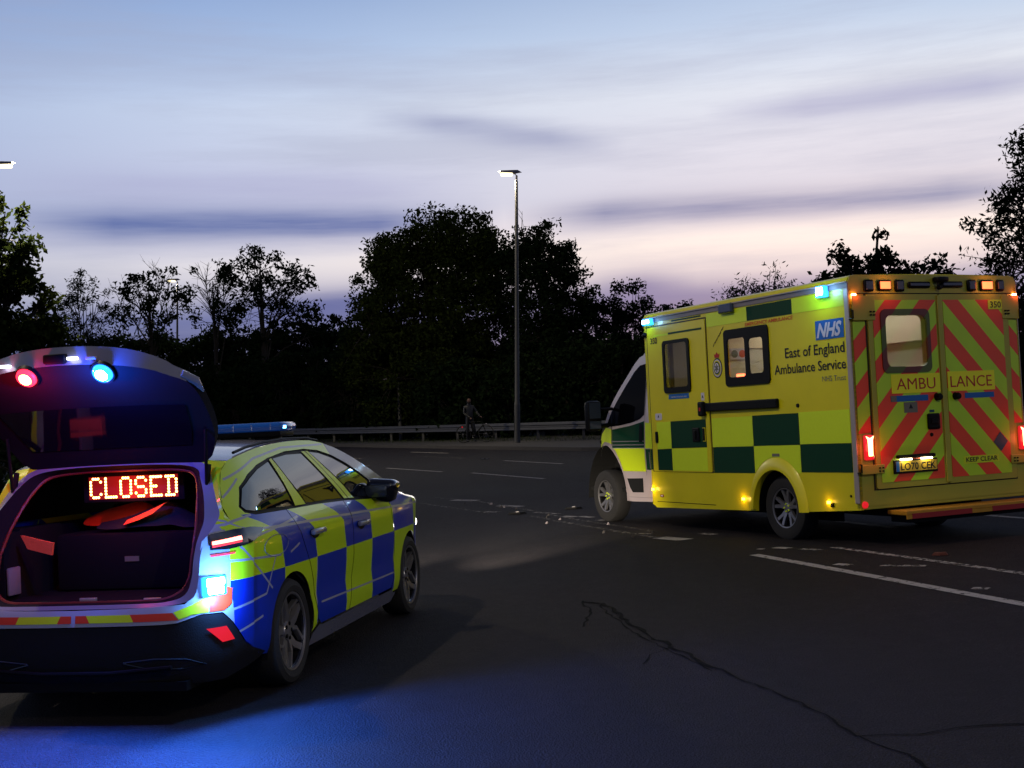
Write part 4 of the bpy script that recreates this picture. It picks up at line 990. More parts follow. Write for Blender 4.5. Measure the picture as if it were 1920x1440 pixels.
for sd in (1, -1):
    side = []
    # quarter panel with D-pillar, roof rail and A-pillar: the frame round the windows
    qp = [(-.66, .42), (-.66, .98), (-.645, 1.12), (-.60, 1.24), (-.545, 1.32)] + [(y, topz(y)) for y in (-.45, -.3, -.15, 0, .2, .4, .6, .8, 1.0, 1.2, 1.4, 1.55, 1.7, 1.85, 2.0, 2.12, 2.25, 2.36)] + [(2.30, .985)]
    top_in = [(2.20, .985)] + WIN[8:] + WIN[:3]   # back along the window opening
    qp = qp + top_in + [(-.1, 1.052)] + sh(rear_gap, -GAP)[:-1] + [(.43, .30), (.36, .25)] + carch(*RA, .25)[::-1] + [(-.36, .25), (-.50, .265), (-.66, .33)]
    side.append(patch(qp, cs(sd), .07, 'police', 'tmp'))
    # wing
    fw = sh(front_gap, GAP) + [(2.20, .25), (2.375, .25)] + carch(*FA, .25)[0:] + [(3.12, .25), (3.30, .28), (3.36, .45), (3.36, .66), (3.30, .80)] + [(y, topz(y) - .012) for y in (3.15, 3.0, 2.85, 2.7, 2.55, 2.42)] + [(2.30, .985)]
    side.append(patch(fw, cs(sd), .07, 'police', 'tmp'))
    body_side = side
    rd_ = sh(rear_gap, GAP) + [(1.09 - GAP, .287)] + sh(bgap[::-1][1:], -GAP) + [(.6, 1.045)]
    rdo = patch(rd_, cs(sd), .07, 'police', 'rear_side_door', CAR)
    fd = sh(bgap, GAP) + sh(front_gap[::-1], -GAP) + [(1.6, 1.01)]
    fdo = patch(fd, cs(sd), .07, 'police', 'front_side_door', CAR)
    sill = [(.36, .24), (.44, .285), (.52, .275), (1.1, .277), (2.13, .275), (2.22, .24), (2.30, .24), (2.25, .17), (.36, .16)]
    patch(sill, cs(sd, .012), .1, 'police_white', 'side_sill', CAR)
    # dark backing behind the gaps and windows
    bk_ = [(-.60, .40), (-.60, 1.03), (2.25, .97), (2.3, .3), (.4, .3), (.4, .5), (-.05, .72), (-.45, .5)]
    patch(bk_, cs(sd, -.02), .2, 'dark', 'inner_shell', CAR)
    # window surround and glass
    patch([(y * 1.0, z) for y, z in WIN], cs(sd, -.012), .07, 'black', 'window_seal', CAR)
    def shrink(poly, d):
        cy = sum(p[0] for p in poly) / len(poly); cz = sum(p[1] for p in poly) / len(poly)
        return [(p[0] + (cy - p[0]) / math.hypot(cy - p[0], cz - p[1]) * d, p[1] + (cz - p[1]) / math.hypot(cy - p[0], cz - p[1]) * d) for p in poly]
    g1 = [(-.51, 1.11), (-.48, 1.085), (-.39, 1.07), (-.1, 1.066), (.20, 1.06), (.155, 1.21), (.10, 1.352), (-.12, 1.318), (-.30, 1.268), (-.44, 1.21)]
    g2 = [(.41, 1.058), (.8, 1.052), (1.13, 1.046), (1.0, 1.15), (.86, 1.27), (.72, 1.388), (.43, 1.386), (.18, 1.366), (.26, 1.24)]
    g3 = [(1.385, 1.035), (1.75, 1.018), (2.14, .998), (1.93, 1.09), (1.70, 1.19), (1.48, 1.275), (1.26, 1.335), (1.04, 1.375), (.87, 1.388), (1.0, 1.30), (1.2, 1.17)]
    for gp_, nm in ((g1, 'quarter_window'), (g2, 'rear_door_window'), (g3, 'front_door_window')):
        patch(shrink(gp_, .012), cs(sd, -.006), .07, 'car_glass_solid' if 'car_glass_solid' in M else M.setdefault('car_glass_solid', mat('car_side_glass', (.004, .004, .007), .015, spec=.5, ior=1.9)), nm, CAR)
    patch([(.215, 1.062), (.40, 1.06), (.30, 1.17), (.165, 1.366), (.12, 1.358), (.17, 1.21)], cs(sd, -.003), .07, 'fluo', 'pillar_marking', rdo)
    patch([(1.155, 1.046), (1.24, 1.042), (1.0, 1.23), (.80, 1.392), (.735, 1.392), (.88, 1.27)], cs(sd, -.003), .07, 'fluo', 'pillar_marking', rdo)
    patch([(1.255, 1.041), (1.365, 1.036), (1.19, 1.165), (.99, 1.295), (.86, 1.391), (.815, 1.392), (1.01, 1.23)], cs(sd, -.003), .07, 'fluo', 'pillar_marking', fdo)
    # handles
    for (hy, hz, dd) in ((.38, .885, rdo), (1.35, .855, fdo)):
        mb = MB(); f = cs(sd, .004)
        p = Vector(f(hy, hz))
        mb.add(*rbox((min(p.x, p.x + sd * .035), hy - .115, hz - .016), (max(p.x, p.x + sd * .035), hy + .115, hz + .020), .012), 'police_white')
        h = cb(mb, 'door_handle', dd, 45)
        cup = [(hy - .10 + .2 * i / 12, hz - .012 - .032 * math.sin(math.pi * i / 12)) for i in range(13)] + [(hy + .1, hz + .02), (hy - .1, hz + .02)]
        patch(cup, cs(sd, .002), .05, 'black', 'handle_cup', dd)
    # wheel-arch wells
    for (c, r) in (RA, FA):
        mb = MB(); a0 = carch(c, r + .004, -1, 200, -20, 20); n = len(a0)
        xo = shx(c[0], .62) - .006
        vs = [(sd * (shx(p[0], max(.25, p[1])) - .008), *p) for p in a0] + [(sd * (xo - .40), *p) for p in a0]
        mb.add(vs, [(i, i + 1, n + i + 1, n + i) for i in range(n - 1)] + [tuple(range(n, 2 * n))], 'dark'); cb(mb, 'wheel_housing')
    if sd == 1: right_side = body_side
    else: left_side = body_side
# fuel flap line (right side) is part of the film; a thin ring marks it
mb = MB(); f = cs(1, .003)
ring = [(-.27 + .17 * math.cos(2 * math.pi * i / 28), .865 + .062 * math.sin(2 * math.pi * i / 28)) for i in range(28)]
mb.tube([f(*p) for p in ring] + [f(*ring[0])], .0022, 'police_white', 5, False); cb(mb, 'fuel_flap')
# --- roof, windscreen, bonnet
def tsurf(x01, y, crown=.03):
    h = topz(y); X = shx(y, min(h, 1.47)) if y < 2.45 else shx(y, h - .012)
    x = x01 * X; b = 0
    if y > 1.35: b = 0
    return (x, y + (.10 * (1 - x01 ** 2) if 1.3 < y else 0) * min(1, max(0, (y - 1.3) / .5)) , h + crown * (1 - x01 ** 2))
mats_ = []
roof_ = patch([(-1, -.45), (1, -.45), (1, 1.30), (-1, 1.30)], lambda a, y: tsurf(a, y), (.125, .09), 'police_white', 'tmp')
bon = patch([(-1, 2.36), (1, 2.36), (1, 3.5), (-1, 3.5)], lambda a, y: tsurf(a, y, .05), (.125, .09), 'police_white', 'bonnet', CAR)
scr = patch([(-.93, 1.30), (.93, 1.30), (.95, 2.36), (-.95, 2.36)], lambda a, y: tsurf(a, y, .04), (.125, .09), 'car_glass_solid', 'windscreen', CAR)
mb = MB()
apil = []
for sd in (1, -1):
    for a_, b_ in ((1.0, .93),):
        vs = []; ys = [1.30 + i * .1 for i in range(12)]
        for y in ys: vs += [tsurf(sd * 1.0, y, .04), tsurf(sd * .92, y, .042)]
        mb.add(vs, [(2 * i, 2 * i + 1, 2 * i + 3, 2 * i + 2) for i in range(len(ys) - 1)], 'police_white')
apil.append(mb.build('tmp', None))
# nose
def nose(a, z):
    t = interp([(-1, -1.0), (1, 1.0)], a); ang = a * math.pi / 2
    x = .74 * math.sin(ang) ** 1 if False else .76 * (math.copysign(abs(math.sin(ang)) ** .8, a)); y = 3.22 + .38 * abs(math.cos(ang)) ** .7 - .10 * max(0, (z - .62)) * 3 * (1 - abs(a) * .4)
    return (x, y, z)
nz_ = patch([(-1, .20), (1, .20), (1, .78), (-1, .78)], nose, (.08, .09), 'police_white', 'tmp')
# rear upper ring: from the outer body edge inwards to the boot opening
OUT = [(0, -.455, 1.402), (.25, -.455, 1.398), (.43, -.46, 1.388), (.545, -.485, 1.362), (.60, -.54, 1.31), (.64, -.60, 1.24), (.68, -.655, 1.15), (.715, -.70, 1.08), (.71, -.78, 1.02), (.69, -.86, .95), (.68, -.90, .86), (.68, -.93, .76), (.66, -.96, .66), (.55, -.985, .625), (.3, -1.0, .615), (0, -1.005, .615)]
MID = [(0, -.49, 1.375), (.24, -.49, 1.372), (.42, -.495, 1.36), (.515, -.525, 1.335), (.56, -.59, 1.28), (.60, -.65, 1.21), (.635, -.72, 1.13), (.655, -.78, 1.05), (.655, -.84, .99), (.65, -.88, .93), (.645, -.91, .85), (.64, -.93, .76), (.61, -.955, .675), (.50, -.97, .64), (.28, -.985, .635), (0, -.99, .635)]
INN = [(0, -.44, 1.345), (.22, -.44, 1.343), (.40, -.445, 1.33), (.475, -.475, 1.30), (.515, -.53, 1.24), (.54, -.59, 1.17), (.56, -.65, 1.09), (.575, -.70, 1.02), (.58, -.74, .96), (.585, -.77, .91), (.585, -.80, .84), (.58, -.82, .76), (.555, -.86, .69), (.46, -.90, .645), (.26, -.92, .64), (0, -.925, .64)]
def loop(L): return L + [(-p[0], p[1], p[2]) for p in L[1:-1][::-1]]
def cat(L, n=4):
    """smooth closed loop resampling"""
    L = [Vector(p) for p in loop(L)]; out = []; N = len(L)
    for i in range(N):
        p0, p1, p2, p3 = L[i - 1], L[i], L[(i + 1) % N], L[(i + 2) % N]
        for k in range(n):
            t = k / n; out.append(.5 * ((2 * p1) + (p2 - p0) * t + (2 * p0 - 5 * p1 + 4 * p2 - p3) * t * t + (3 * p1 - p0 - 3 * p2 + p3) * t ** 3))
    return out
def loft(mb, A, B, m):
    n = len(A); mb.add(A + B, [(i, (i + 1) % n, n + (i + 1) % n, n + i) for i in range(n)], m)
LO_, LM, LI = cat(OUT), cat(MID), cat(INN)
mb = MB(); loft(mb, LO_, LM, 'police_white'); ring_o = mb.build('tmp', None)
mb = MB(); loft(mb, LM, LI, 'trim_dark'); ring_m = mb.build('tmp', None)
IN2 = [p + Vector((-.012 * (1 if p.x > 0 else -1) * min(1, abs(p.x) * 4), .03, -.012 if p.z > 1 else .0)) for p in LI]
mb = MB(); mb.tube([p for p in LI] + [LI[0]], .010, mat('seal_red_spill', (.16, .02, .015), .5), 6, False); cb(mb, 'boot_seal', smooth=60)  # red light of the matrix sign painted into the seal's colour
# link roof edge down to the ring / fill body rear between the ring and side panels
def rear_side(sd):
    mb = MB(); H = [p for p in LO_ if p.x * sd > -1e-4 and p.z > .93]
    H.sort(key=lambda p: -p.z if abs(p.x) > .3 else -2 + abs(p.x) * .1)
    edge = [(0, -.45), (.3, -.45), (.6, -.45)]
    def tgt(p):
        if p.z > 1.375: x01 = min(1, abs(p.x) / .56); q = tsurf(sd * x01, -.45); return q
        t = (1.375 - p.z) / (1.375 - .93)
        y = interp([(0, -.45), (.12, -.545), (.30, -.60), (.57, -.645), (1, -.66)], t); z = interp([(0, 1.375), (.12, 1.32), (.30, 1.24), (.57, 1.12), (1, .93)], t)
        return (sd * shx(y, z), y, z)
    A = [tuple(p) for p in H]; B = [tgt(p) for p in H]; n = len(A); C_ = [tuple((Vector(a_) + Vector(b_)) / 2 + Vector((sd * .012, -.012, .006))) for a_, b_ in zip(A, B)]
    mb.add(A + C_ + B, [(j * n + i, j * n + i + 1, (j + 1) * n + i + 1, (j + 1) * n + i) for j in (0, 1) for i in range(n - 1)], 'police'); return mb.build('tmp', None, 60)
# --- rear bumper, wrapped round the corners
PC = [(0, -1.035), (.20, -1.034), (.40, -1.022), (.55, -.995), (.66, -.95), (.735, -.885), (.785, -.80), (.815, -.70), (.838, -.58), (.85, -.46), (.857, -.34), (.86, -.30)]
_pl = [0]
for i in range(1, len(PC)): _pl.append(_pl[-1] + math.hypot(PC[i][0] - PC[i - 1][0], PC[i][1] - PC[i - 1][1]))
PX = [(l, p[0]) for l, p in zip(_pl, PC)]; PY = [(l, p[1]) for l, p in zip(_pl, PC)]
def bump(t, z, d=0.0):
    s_ = 1 if t >= 0 else -1; a = abs(t); e = .01
    x, y = interp(PX, a), interp(PY, a); x2, y2 = interp(PX, a + e), interp(PY, a + e); tx, ty = x2 - x, y2 - y; L = math.hypot(tx, ty) or 1
    nx, ny = -ty / L * -1, tx / L * -1; nx, ny = ty / L, -tx / L
    inset = interp([(.15, -.07), (.22, -.03), (.32, .0), (.50, .006), (.58, .0), (.62, -.012), (.66, -.03), (.80, -.035), (1.0, -.05), (1.1, -.07)], z)
    w = min(1, max(0, (a - .80) / .2)); off = inset * (1 - w) + prof(z) * w + d
    return (s_ * (x + nx * off), y + ny * off, z)
def BP(d=0.0): return lambda t, z: bump(t, z, d)
tq = 1.30
def mir(P): return [(-a, b) for a, b in P[::-1]]
up_half = [(tq - .02, .30), (1.22, .27), (1.02, .37), (.90, .50), (.83, .562), (.70, .565), (.58, .53), (.50, .525)]
paint = [(0, .525)] + up_half[::-1][0:] + [(1.075, .42)] * 0 + [(1.075, .98), (1.0, 1.0), (.86, .98), (.795, .96), (.775, .86), (.76, .76), (.735, .665), (.62, .625), (.3, .615), (0, .612)]
def _fx(P): return [((a - .06 if .7 < a < .87 and .62 < b else a), b) for a, b in P]
paint_r = [(0, .525), (.50, .525), (.58, .53), (.70, .565), (.83, .562), (.90, .50), (1.02, .37), (1.10, .33), (1.105, .42), (1.105, 1.0), (.95, 1.01), (.86, .99), (.80, .95), (.775, .86), (.76, .76), (.735, .665), (.62, .625), (.3, .615), (0, .612)]
paint_r = _fx(paint_r)
rear_parts = [patch(paint_r, BP(), .05, 'police', 'tmp'), patch(mir(paint_r), BP(), .05, 'police', 'tmp')]
body = join_into('body', right_side + left_side + [roof_] + apil + [nz_, ring_o, ring_m, rear_side(1), rear_side(-1)] + rear_parts, CAR)
low = [(0, .20), (.9, .19), (1.10, .22), (1.20, .24), (1.28, .27), (1.10, .325), (1.02, .365), (.90, .495), (.83, .556), (.70, .559), (.58, .524), (.50, .519), (0, .519)]
M['bumper'] = mat('bumper_plastic', (.012, .012, .015), .6, spec=.15, bump=.2, bscale=150); bA = patch(low, BP(-.004), .05, 'bumper', 'tmp'); bB = patch(mir(low), BP(-.004), .05, 'bumper', 'tmp'); bumper = join_into('rear_bumper', [bA, bB], CAR)
mb = MB(); mb.box((-.62, -1.0, .17), (.62, -.6, .22), 'black'); mb.tube([(-.55, -1.025, .30), (-.2, -1.045, .275), (.2, -1.045, .275), (.55, -1.025, .30)], .012, 'black', 8)
for s in (1, -1): mb.tube([bump(s * t, z, .004) for t, z in ((.28, .33), (.45, .345), (.62, .335), (.72, .30), (.60, .285), (.42, .29), (.28, .325))], .004, 'lens_dark', 6)
cb(mb, 'diffuser', bumper)
# lower quarter: film below the bumper joint
# high-visibility tape along the loading edge
def tp(a0, a1, m, k0=0.0, k1=0.0): return patch([(a0, .545), (a1, .545), (a1 + k1, .585), (a0 + k0, .585)], BP(.003), .04, m, 'tmp')
tp_ = []
for s in (1, -1):
    q_ = lambda a, b, m, ka, kb: tp_.append(tp(a, b, m, ka, kb) if s == 1 else tp(-b, -a, m, -kb, -ka))
    q_(.012, .095, 'red_film', 0, -.02); q_(.095, .345, 'fluo', -.02, -.02); q_(.345, .585, 'red_film', -.02, -.03)
for s in (1, -1):
    f = (lambda P: P) if s == 1 else mir
    tp_.append(patch(f([(.588, .548), (.66, .570), (.745, .572), (.775, .68), (.745, .655), (.66, .62), (.56, .587)]), BP(.003), .04, 'fluo', 'tmp'))
    tp_.append(patch(f([(.75, .572), (.84, .570), (.90, .60), (.92, .68), (.86, .70), (.78, .69)]), BP(.003), .04, 'red_film', 'tmp'))
join_into('reflective_tape', tp_, CAR)
for s in (1, -1):
    f = (lambda P: P) if s == 1 else mir
    o = patch(f([(.725, .485), (.845, .485), (.905, .405), (.815, .402), (.79, .425)]), BP(.006), .04, 'tail_red', 'bumper_reflector', bumper)
    # tail lamp: dark wedge with a lit strip, wraps to the side
    w_ = f([(.785, .985), (.95, 1.0), (1.10, 1.0), (1.24, .985), (1.19, .955), (1.06, .915), (.90, .895), (.785, .90)])
    tl_ = patch(w_, BP(.012), .04, mat('smoked_lens', (.006, .006, .012), .06, coat=1), 'tail_lamp', CAR)
    patch(f([(.80, .925), (.80, .945), (.98, .962), (.98, .94)]), BP(.018), .04, emat('tail_strip', (1, .16, .12), 9), 'light_strip', tl_)
    patch(f([(.80, .912), (.80, .921), (.975, .936), (.975, .928)]), BP(.018), .04, emat('tail_strip_low', (1, .03, .05), 2.5), 'light_strip', tl_)
    patch(f([(.79, .862), (.79, .872), (.94, .876), (.94, .866)]), BP(.006), .04, emat('tail_strip_pink', (1, .03, .14), 1.4), 'marker_strip', CAR)
# blue strobe on the right rear corner
mb = MB(); p = Vector(bump(.80, .705, .0)); p2 = Vector(bump(.80, .705, 1.0)) - p; p2.normalize()
ang = math.atan2(p2.x, -p2.y)
mb.add(*rbox((-.075, -.025, -.055), (.075, .01, .055), .012), 'blue_lens'); rl = cb(mb, 'rear_strobe', CAR, 45); rl.location = p; rl.rotation_euler = (0, 0, ang)
mb = MB(); mb.add(*rbox((-.056, -.034, .004), (.056, -.02, .044), .008), 'lamp_blue_core'); mb.add(*rbox((-.050, -.034, -.042), (.050, -.02, -.002), .008), 'lamp_blue_core'); cb(mb, 'bulb', rl, 45)
def strobe_light(loc, e, col, rad=.03, k=1.0): return pl(CAR, loc, e, col, rad, k)
def strobe_spot(loc, e, col, rot, size=180, blend=.03): return pl(CAR, loc, e, col, .03, 1.0, 'strobe_light', 'SPOT', rot, R(size), blend)
q3 = p + p2 * .13; strobe_light(q3, 20, (.10, .34, 1.0)); strobe_spot(q3, 360, (.03, .17, 1.0), (R(-80), 0, ang), 170, .4)
# --- boot interior
mb = MB()
mb.box((-.60, -.90, .60), (.60, .62, .63), 'trim_dark'); mb.box((-.60, .55, .63), (.60, .62, 1.10), 'trim_dark', .02)
for s in (1, -1):
    mb.box((min(s * .60, s * .63), -.72, .62), (max(s * .60, s * .63), .6, 1.02), 'trim_dark')
mb.box((-.58, -.42, 1.37), (.58, 1.2, 1.385), 'trim_dark')
mb.box((-.66, -.55, 1.02), (-.60, -.1, 1.03), 'trim_dark'); mb.box((-.80, -.45, .30), (.80, 2.3, .32), 'dark')
cb(mb, 'boot_lining')
mb = MB(); mb.box((.34, -.90, .632), (.44, -.885, .655), 'silver_edge', .004); mb.box((-.03, -.915, .645), (.07, -.90, .665), 'silver_edge', .003); cb(mb, 'boot_latch')
mb = MB(); mb.add(*rbox((-.59, -.72, .66), (-.57, -.60, .82), .008), 'grey'); cb(mb, 'label_plate')
# seats
for x in (-.38, .38):
    mb = MB(); mb.add(*rbox((x - .24, 1.05, .62), (x + .24, 1.22, 1.20), .05), 'navy'); mb.add(*rbox((x - .12, 1.08, 1.20), (x + .12, 1.18, 1.34), .04), 'navy'); mb.add(*rbox((x - .24, 1.1, .45), (x + .24, 1.6, .62), .05), 'navy'); cb(mb, 'front_seat')
mb = MB(); mb.tube([(.38 + .18 * math.cos(2 * math.pi * i / 24), 1.78 + .05 * math.sin(2 * math.pi * i / 24), .98 + .17 * math.sin(2 * math.pi * i / 24)) for i in range(25)], .014, 'black', 8, False); mb.add(*rbox((-.7, 1.95, .75), (.7, 2.3, .98), .05), 'dark'); cb(mb, 'steering_wheel')
# --- LED matrix sign
SX0, SX1, SZ0, SY = -.275, .275, 1.185, -.30
mb = MB(); mb.box((SX0 - .05, SY, SZ0 - .03), (SX1 + .05, SY + .03, SZ0 + .15), 'trim_dark', .006); sign = cb(mb, 'matrix_sign')
GL = dict(C=['.###.', '#...#', '#....', '#....', '#....', '#...#', '.###.'], L=['#....'] * 6 + ['#####'], O=['.###.'] + ['#...#'] * 5 + ['.###.'],
          S=['.###.', '#...#', '#....', '.###.', '....#', '#...#', '.###.'], E=['#####', '#....', '#....', '###..', '#....', '#....', '#####'], D=['####.', '.#..#', '.#..#', '.#..#', '.#..#', '.#..#', '####.'])
mb = MB(); dx = (SX1 - SX0) / 34; dz = .0185
for ci, ch in enumerate('CLOSED'):
    for ry, row in enumerate(GL[ch]):
        for cx_, c in enumerate(row):
            if c == '#':
                x = SX0 + (ci * 6 + cx_) * dx; z = SZ0 + (6 - ry) * dz
                mb.lathe([(0, .004), (.0068, .002), (.0078, 0)], M.setdefault('led_dot', emat('led_dot', (1.0, .42, .10), 16)), 8, 'y', (x, SY - .001, z), -1)
cb(mb, 'led_lettering', sign)
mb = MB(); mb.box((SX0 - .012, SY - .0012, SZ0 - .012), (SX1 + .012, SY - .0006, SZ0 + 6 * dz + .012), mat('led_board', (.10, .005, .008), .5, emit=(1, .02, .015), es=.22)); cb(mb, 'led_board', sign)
strobe_light((0, SY - .10, SZ0 + .03), 3.0, (1.0, .10, .03), .08)
# --- tailgate: inner trim, outer shell, glass, lamps
TG = []   # stations from hinge to lower edge: (y, z, half width)
def tg(s, x01, d=0.0):
    y = interp([(0, -.475), (.25, -.60), (.55, -.82), (.8, -1.0), (.93, -1.06), (1, -1.075)], s); z = interp([(0, 1.372), (.25, 1.54), (.55, 1.735), (.8, 1.875), (.93, 1.94), (1, 1.99)], s)
    w = interp([(0, .545), (.06, .60), (.25, .655), (.55, .68), (.78, .67), (.9, .62), (1, .56)], s)
    bow = x01 ** 2
    e = (x01 ** 4)
    z -= .055 * bow * (s ** 2) + .05 * e * s ** 4; y += .07 * bow * s
    # normal (towards rear and down) for thickness
    ny, nz = -.62, -.78
    return (w * x01, y - ny * 0 + d * .55, z + d * .62)
def tgp(outline, d, m, name, parent=CAR, g=(.125, .08)): return patch(outline, lambda a, s: tg(s, a, d), g, m, name, parent)
inner = tgp([(-1, 0), (1, 0), (1, .86), (.86, .93), (-.86, .93), (-1, .86)], 0, 'trim_dark', 'tmp')
outer = tgp([(-1, -.0), (1, -.0), (1, 1.0), (-1, 1.0)], .085, 'police_white', 'tmp')
mb = MB()
def bord():
    L = []
    for i in range(17): L.append((1, i / 16 * .86))
    for i in range(1, 6): L.append((1 - .14 * i / 5, .86 + .07 * i / 5))
    for i in range(1, 20): L.append((.86 - 1.72 * i / 20, .93))
    L += [(-a, b) for a, b in [(1 - .14 * i / 5, .86 + .07 * i / 5) for i in range(6)][::-1]]
    for i in range(16, -1, -1): L.append((-1, i / 16 * .86))
    return L
Bd_ = bord()
A = [Vector(tg(s, a, 0)) for a, s in Bd_]; B = []
for a, s in Bd_:
    so = s if abs(a) == 1 and s < .86 else s + (1.0 - .93) * max(0, (s - .8) / .13)
    ao = a if abs(a) < .86 else a * (1 + .0)
    B.append(Vector(tg(min(1, so), max(-1, min(1, a * (1.0 if s < .86 else 1 + .16 * (s - .86) / .07))), .085)))
n = len(A); mb.add([tuple(v) for v in A] + [tuple(v) for v in B], [(i, i + 1, n + i + 1, n + i) for i in range(n - 1)], 'police_white'); rim_ = mb.build('tmp', None); rim_.data.materials.append(M['trim_dark'])
for i, f_ in enumerate(rim_.data.polygons): f_.material_index = 1 if Bd_[min(i, n - 1)][1] < .80 else 0
gate = join_into('tailgate', [outer, rim_], CAR)
inner = join_into('inner_trim', [inner], gate)
tgp([(-.78, .16), (.78, .16), (.84, .52), (-.84, .52)], -.006, mat('tailgate_glass', (.004, .004, .008), .06, coat=1), 'rear_glass', gate)
mb = MB(); a_ = tg(.965, -.22, .02); 
mb.add(*rbox((-.10, a_[1] - .03, a_[2] - .025), (.03, a_[1] + .02, a_[2] + .03), .012), 'black'); cb(mb, 'gate_handle', gate)
for x01 in (-.58, .12, .30):
    c = tg(.955, x01, .03); mb = MB(); mb.add(*rbox((c[0] - .028, c[1] - .035, c[2] - .008), (c[0] + .028, c[1] - .005, c[2] + .008), .004), emat('gate_lamp', (.8, .82, 1), 5) if x01 < .2 else 'silver_edge'); cb(mb, 'plate_lamp', gate)
def gate_lamp(x, s, lens, core, e, col):
    c = Vector(tg(s, x / .67, -.02)); mb = MB(); mb.lathe([(0, .022), (.045, .020), (.055, .010), (.058, -.01), (.050, -.02), (0, -.02)], lens, 28, 'y', (0, 0, 0), -1); mb.lathe([(.058, .0), (.068, .004), (.070, -.02), (.05, -.022)], 'black', 28, 'y', (0, 0, 0), -1); o = cb(mb, 'gate_strobe', gate, 45); o.location = c; o.rotation_euler = (R(38), 0, 0)
    mb = MB(); mb.lathe([(0, .012), (.032, .010), (.038, 0)], core, 24, 'y', (0, -.014, 0), -1); cb(mb, 'bulb', o, 45)
    strobe_spot(c + Vector((0, -.06, -.05)), e, col, (R(-46), 0, R(-6)), 100, .6); strobe_light(c + Vector((0, -.12, -.10)), e * .014 if e > 100 else e * .25, (.02, .10, 1.0) if e > 100 else (1, .01, .06))
gate_lamp(-.235, .86, emat('red_lens', (1, .02, .05), 4), emat('red_core', (1.0, .30, .05), 60), 45, (1, .02, .05))
gate_lamp(.235, .86, 'blue_lens', emat('blue_core', (.55, .85, 1.0), 80), 2600, (.015, .13, 1.0))
# gas struts, lamp clusters seen edge on
for s in (1, -1):
    mb = MB(); mb.tube([(s * .60, -.60, 1.20), Vector(tg(.30, s * .93, -.01))], .010, 'black', 8); mb.tube([(s * .60, -.60, 1.20), (s * .60, -.56, 1.36)], .016, 'black', 8); cb(mb, 'gas_strut')
    mb = MB(); f = lambda q: Vector(tg(q, s * 1.0, .04)); mb.tube([f(.88) + Vector((s * .01, 0, 0)), f(.75) + Vector((s * .018, 0, 0)), f(.62) + Vector((s * .014, 0, 0))], [.022, .026, .008], 'police_white', 8); cb(mb, 'gate_corner_trim', gate)
# lightbar
mb = MB(); mb.add(*rbox((-.60, .62, 1.535), (.60, .92, 1.595), .028), 'bar_lens'); lb = cb(mb, 'lightbar', CAR, 50)
mb = MB(); mb.add(*rbox((-.58, .64, 1.500), (.58, .90, 1.536), .008), 'black')
for x in (-.45, .45): mb.add(*rbox((x - .05, .66, 1.465), (x + .05, .88, 1.505), .01), 'black')
cb(mb, 'bar_base', lb)
mb = MB()
for i in range(9): x = -.52 + i * .13; mb.box((x - .004, .617, 1.545), (x + .004, .621, 1.585), 'bar_lens')
mb.add(*rbox((.565, .65, 1.552), (.603, .70, 1.572), .005), 'lamp_blue'); cb(mb, 'bar_module', lb)
# door mirrors
for s in (1, -1):
    mb = MB(); vs, fs = rbox((s * .90 - .11, 1.72, .975), (s * .90 + .11, 1.90, 1.145), .045, 3)
    vs = [Vector((v[0] + (.03 * s if v[2] > 1.05 else 0), v[1] + .22 * (abs(v[0]) - .9), v[2] - .10 * (abs(v[0]) - .9))) for v in vs]
    mb.add(vs, fs, 'gloss_black' if 'gloss_black' in M else M.setdefault('gloss_black', mat('gloss_black', (.006, .007, .012), .12, coat=1)))
    mb.tube([(s * .80, 1.86, 1.0), (s * .88, 1.82, 1.01)], .03, 'black', 8); o = cb(mb, 'door_mirror', CAR, 50)
    mb = MB(); mb.add(*rbox((s * .90 - .085, 1.69, 1.01), (s * .90 + .085, 1.722, 1.105), .02), 'lens_dark'); cb(mb, 'mirror_glass', o)
    mb = MB(); mb.add(*rbox((s * .62 - .12, 3.34, .66), (s * .62 + .12, 3.46, .74), .03), emat('headlight', (1, .93, .8), 8)); cb(mb, 'headlamp')
    # dipped headlamp beam
    pl(CAR, (s * .60, 3.62, .66), 1500, (1, .86, .66), .04, 1.0, 'headlamp_beam', 'SPOT', (R(90 - 6.5), 0, R(-9)), R(32), 1.0)
for x, s in ((.755, 1), (-.755, -1)):
    for y in (0, 2.732): wheel('wheel', x, y, .318, .318, .215, .235, s, CAR, 1.0, 'car', 'alloy')
# roof rails
for s in (1, -1):
    mb = MB(); mb.tube([(s * (shx(y, topz(y)) - .03), y, topz(y) + .018) for y in (-.3, -.1, .2, .6, 1.0, 1.2)], .009, 'black', 6); cb(mb, 'roof_rail')
# --- kit in the boot: things of their own
def drape(name, label, cat, loc, pts, m, edge, seed):
    """folded cloth heap lofted over ridge points (x, y, z, w)"""
    rn = random.Random(seed); mb = MB(); N = 7; vs = []
    for (x, y, z, w) in pts:
        for j in range(N):
            t = j / (N - 1) * 2 - 1
            vs.append((x + rn.uniform(-.006, .006), y + t * w, z - abs(t) ** 1.6 * (z - .02) * .9 + rn.uniform(-.010, .010)))
    mb.add(vs, [(i * N + j, i * N + j + 1, (i + 1) * N + j + 1, (i + 1) * N + j) for i in range(len(pts) - 1) for j in range(N - 1)], m)
    o = mb.build(name, None, 60); o.location = loc; o.rotation_euler = (0, 0, -CTH); tag(o, label, cat)
    sb = o.modifiers.new('s', 'SUBSURF'); sb.levels = sb.render_levels = 2
    if edge:
        mb = MB(); vs = []
        for (x, y, z, w) in edge: vs += [(x, y, z + .004), (x, y - .05, z - w)]
        mb.add(vs, [(2 * i, 2 * i + 1, 2 * i + 3, 2 * i + 2) for i in range(len(edge) - 1)], 'hivis'); s2 = mb.build('reflective_band', o, 60)
    return o
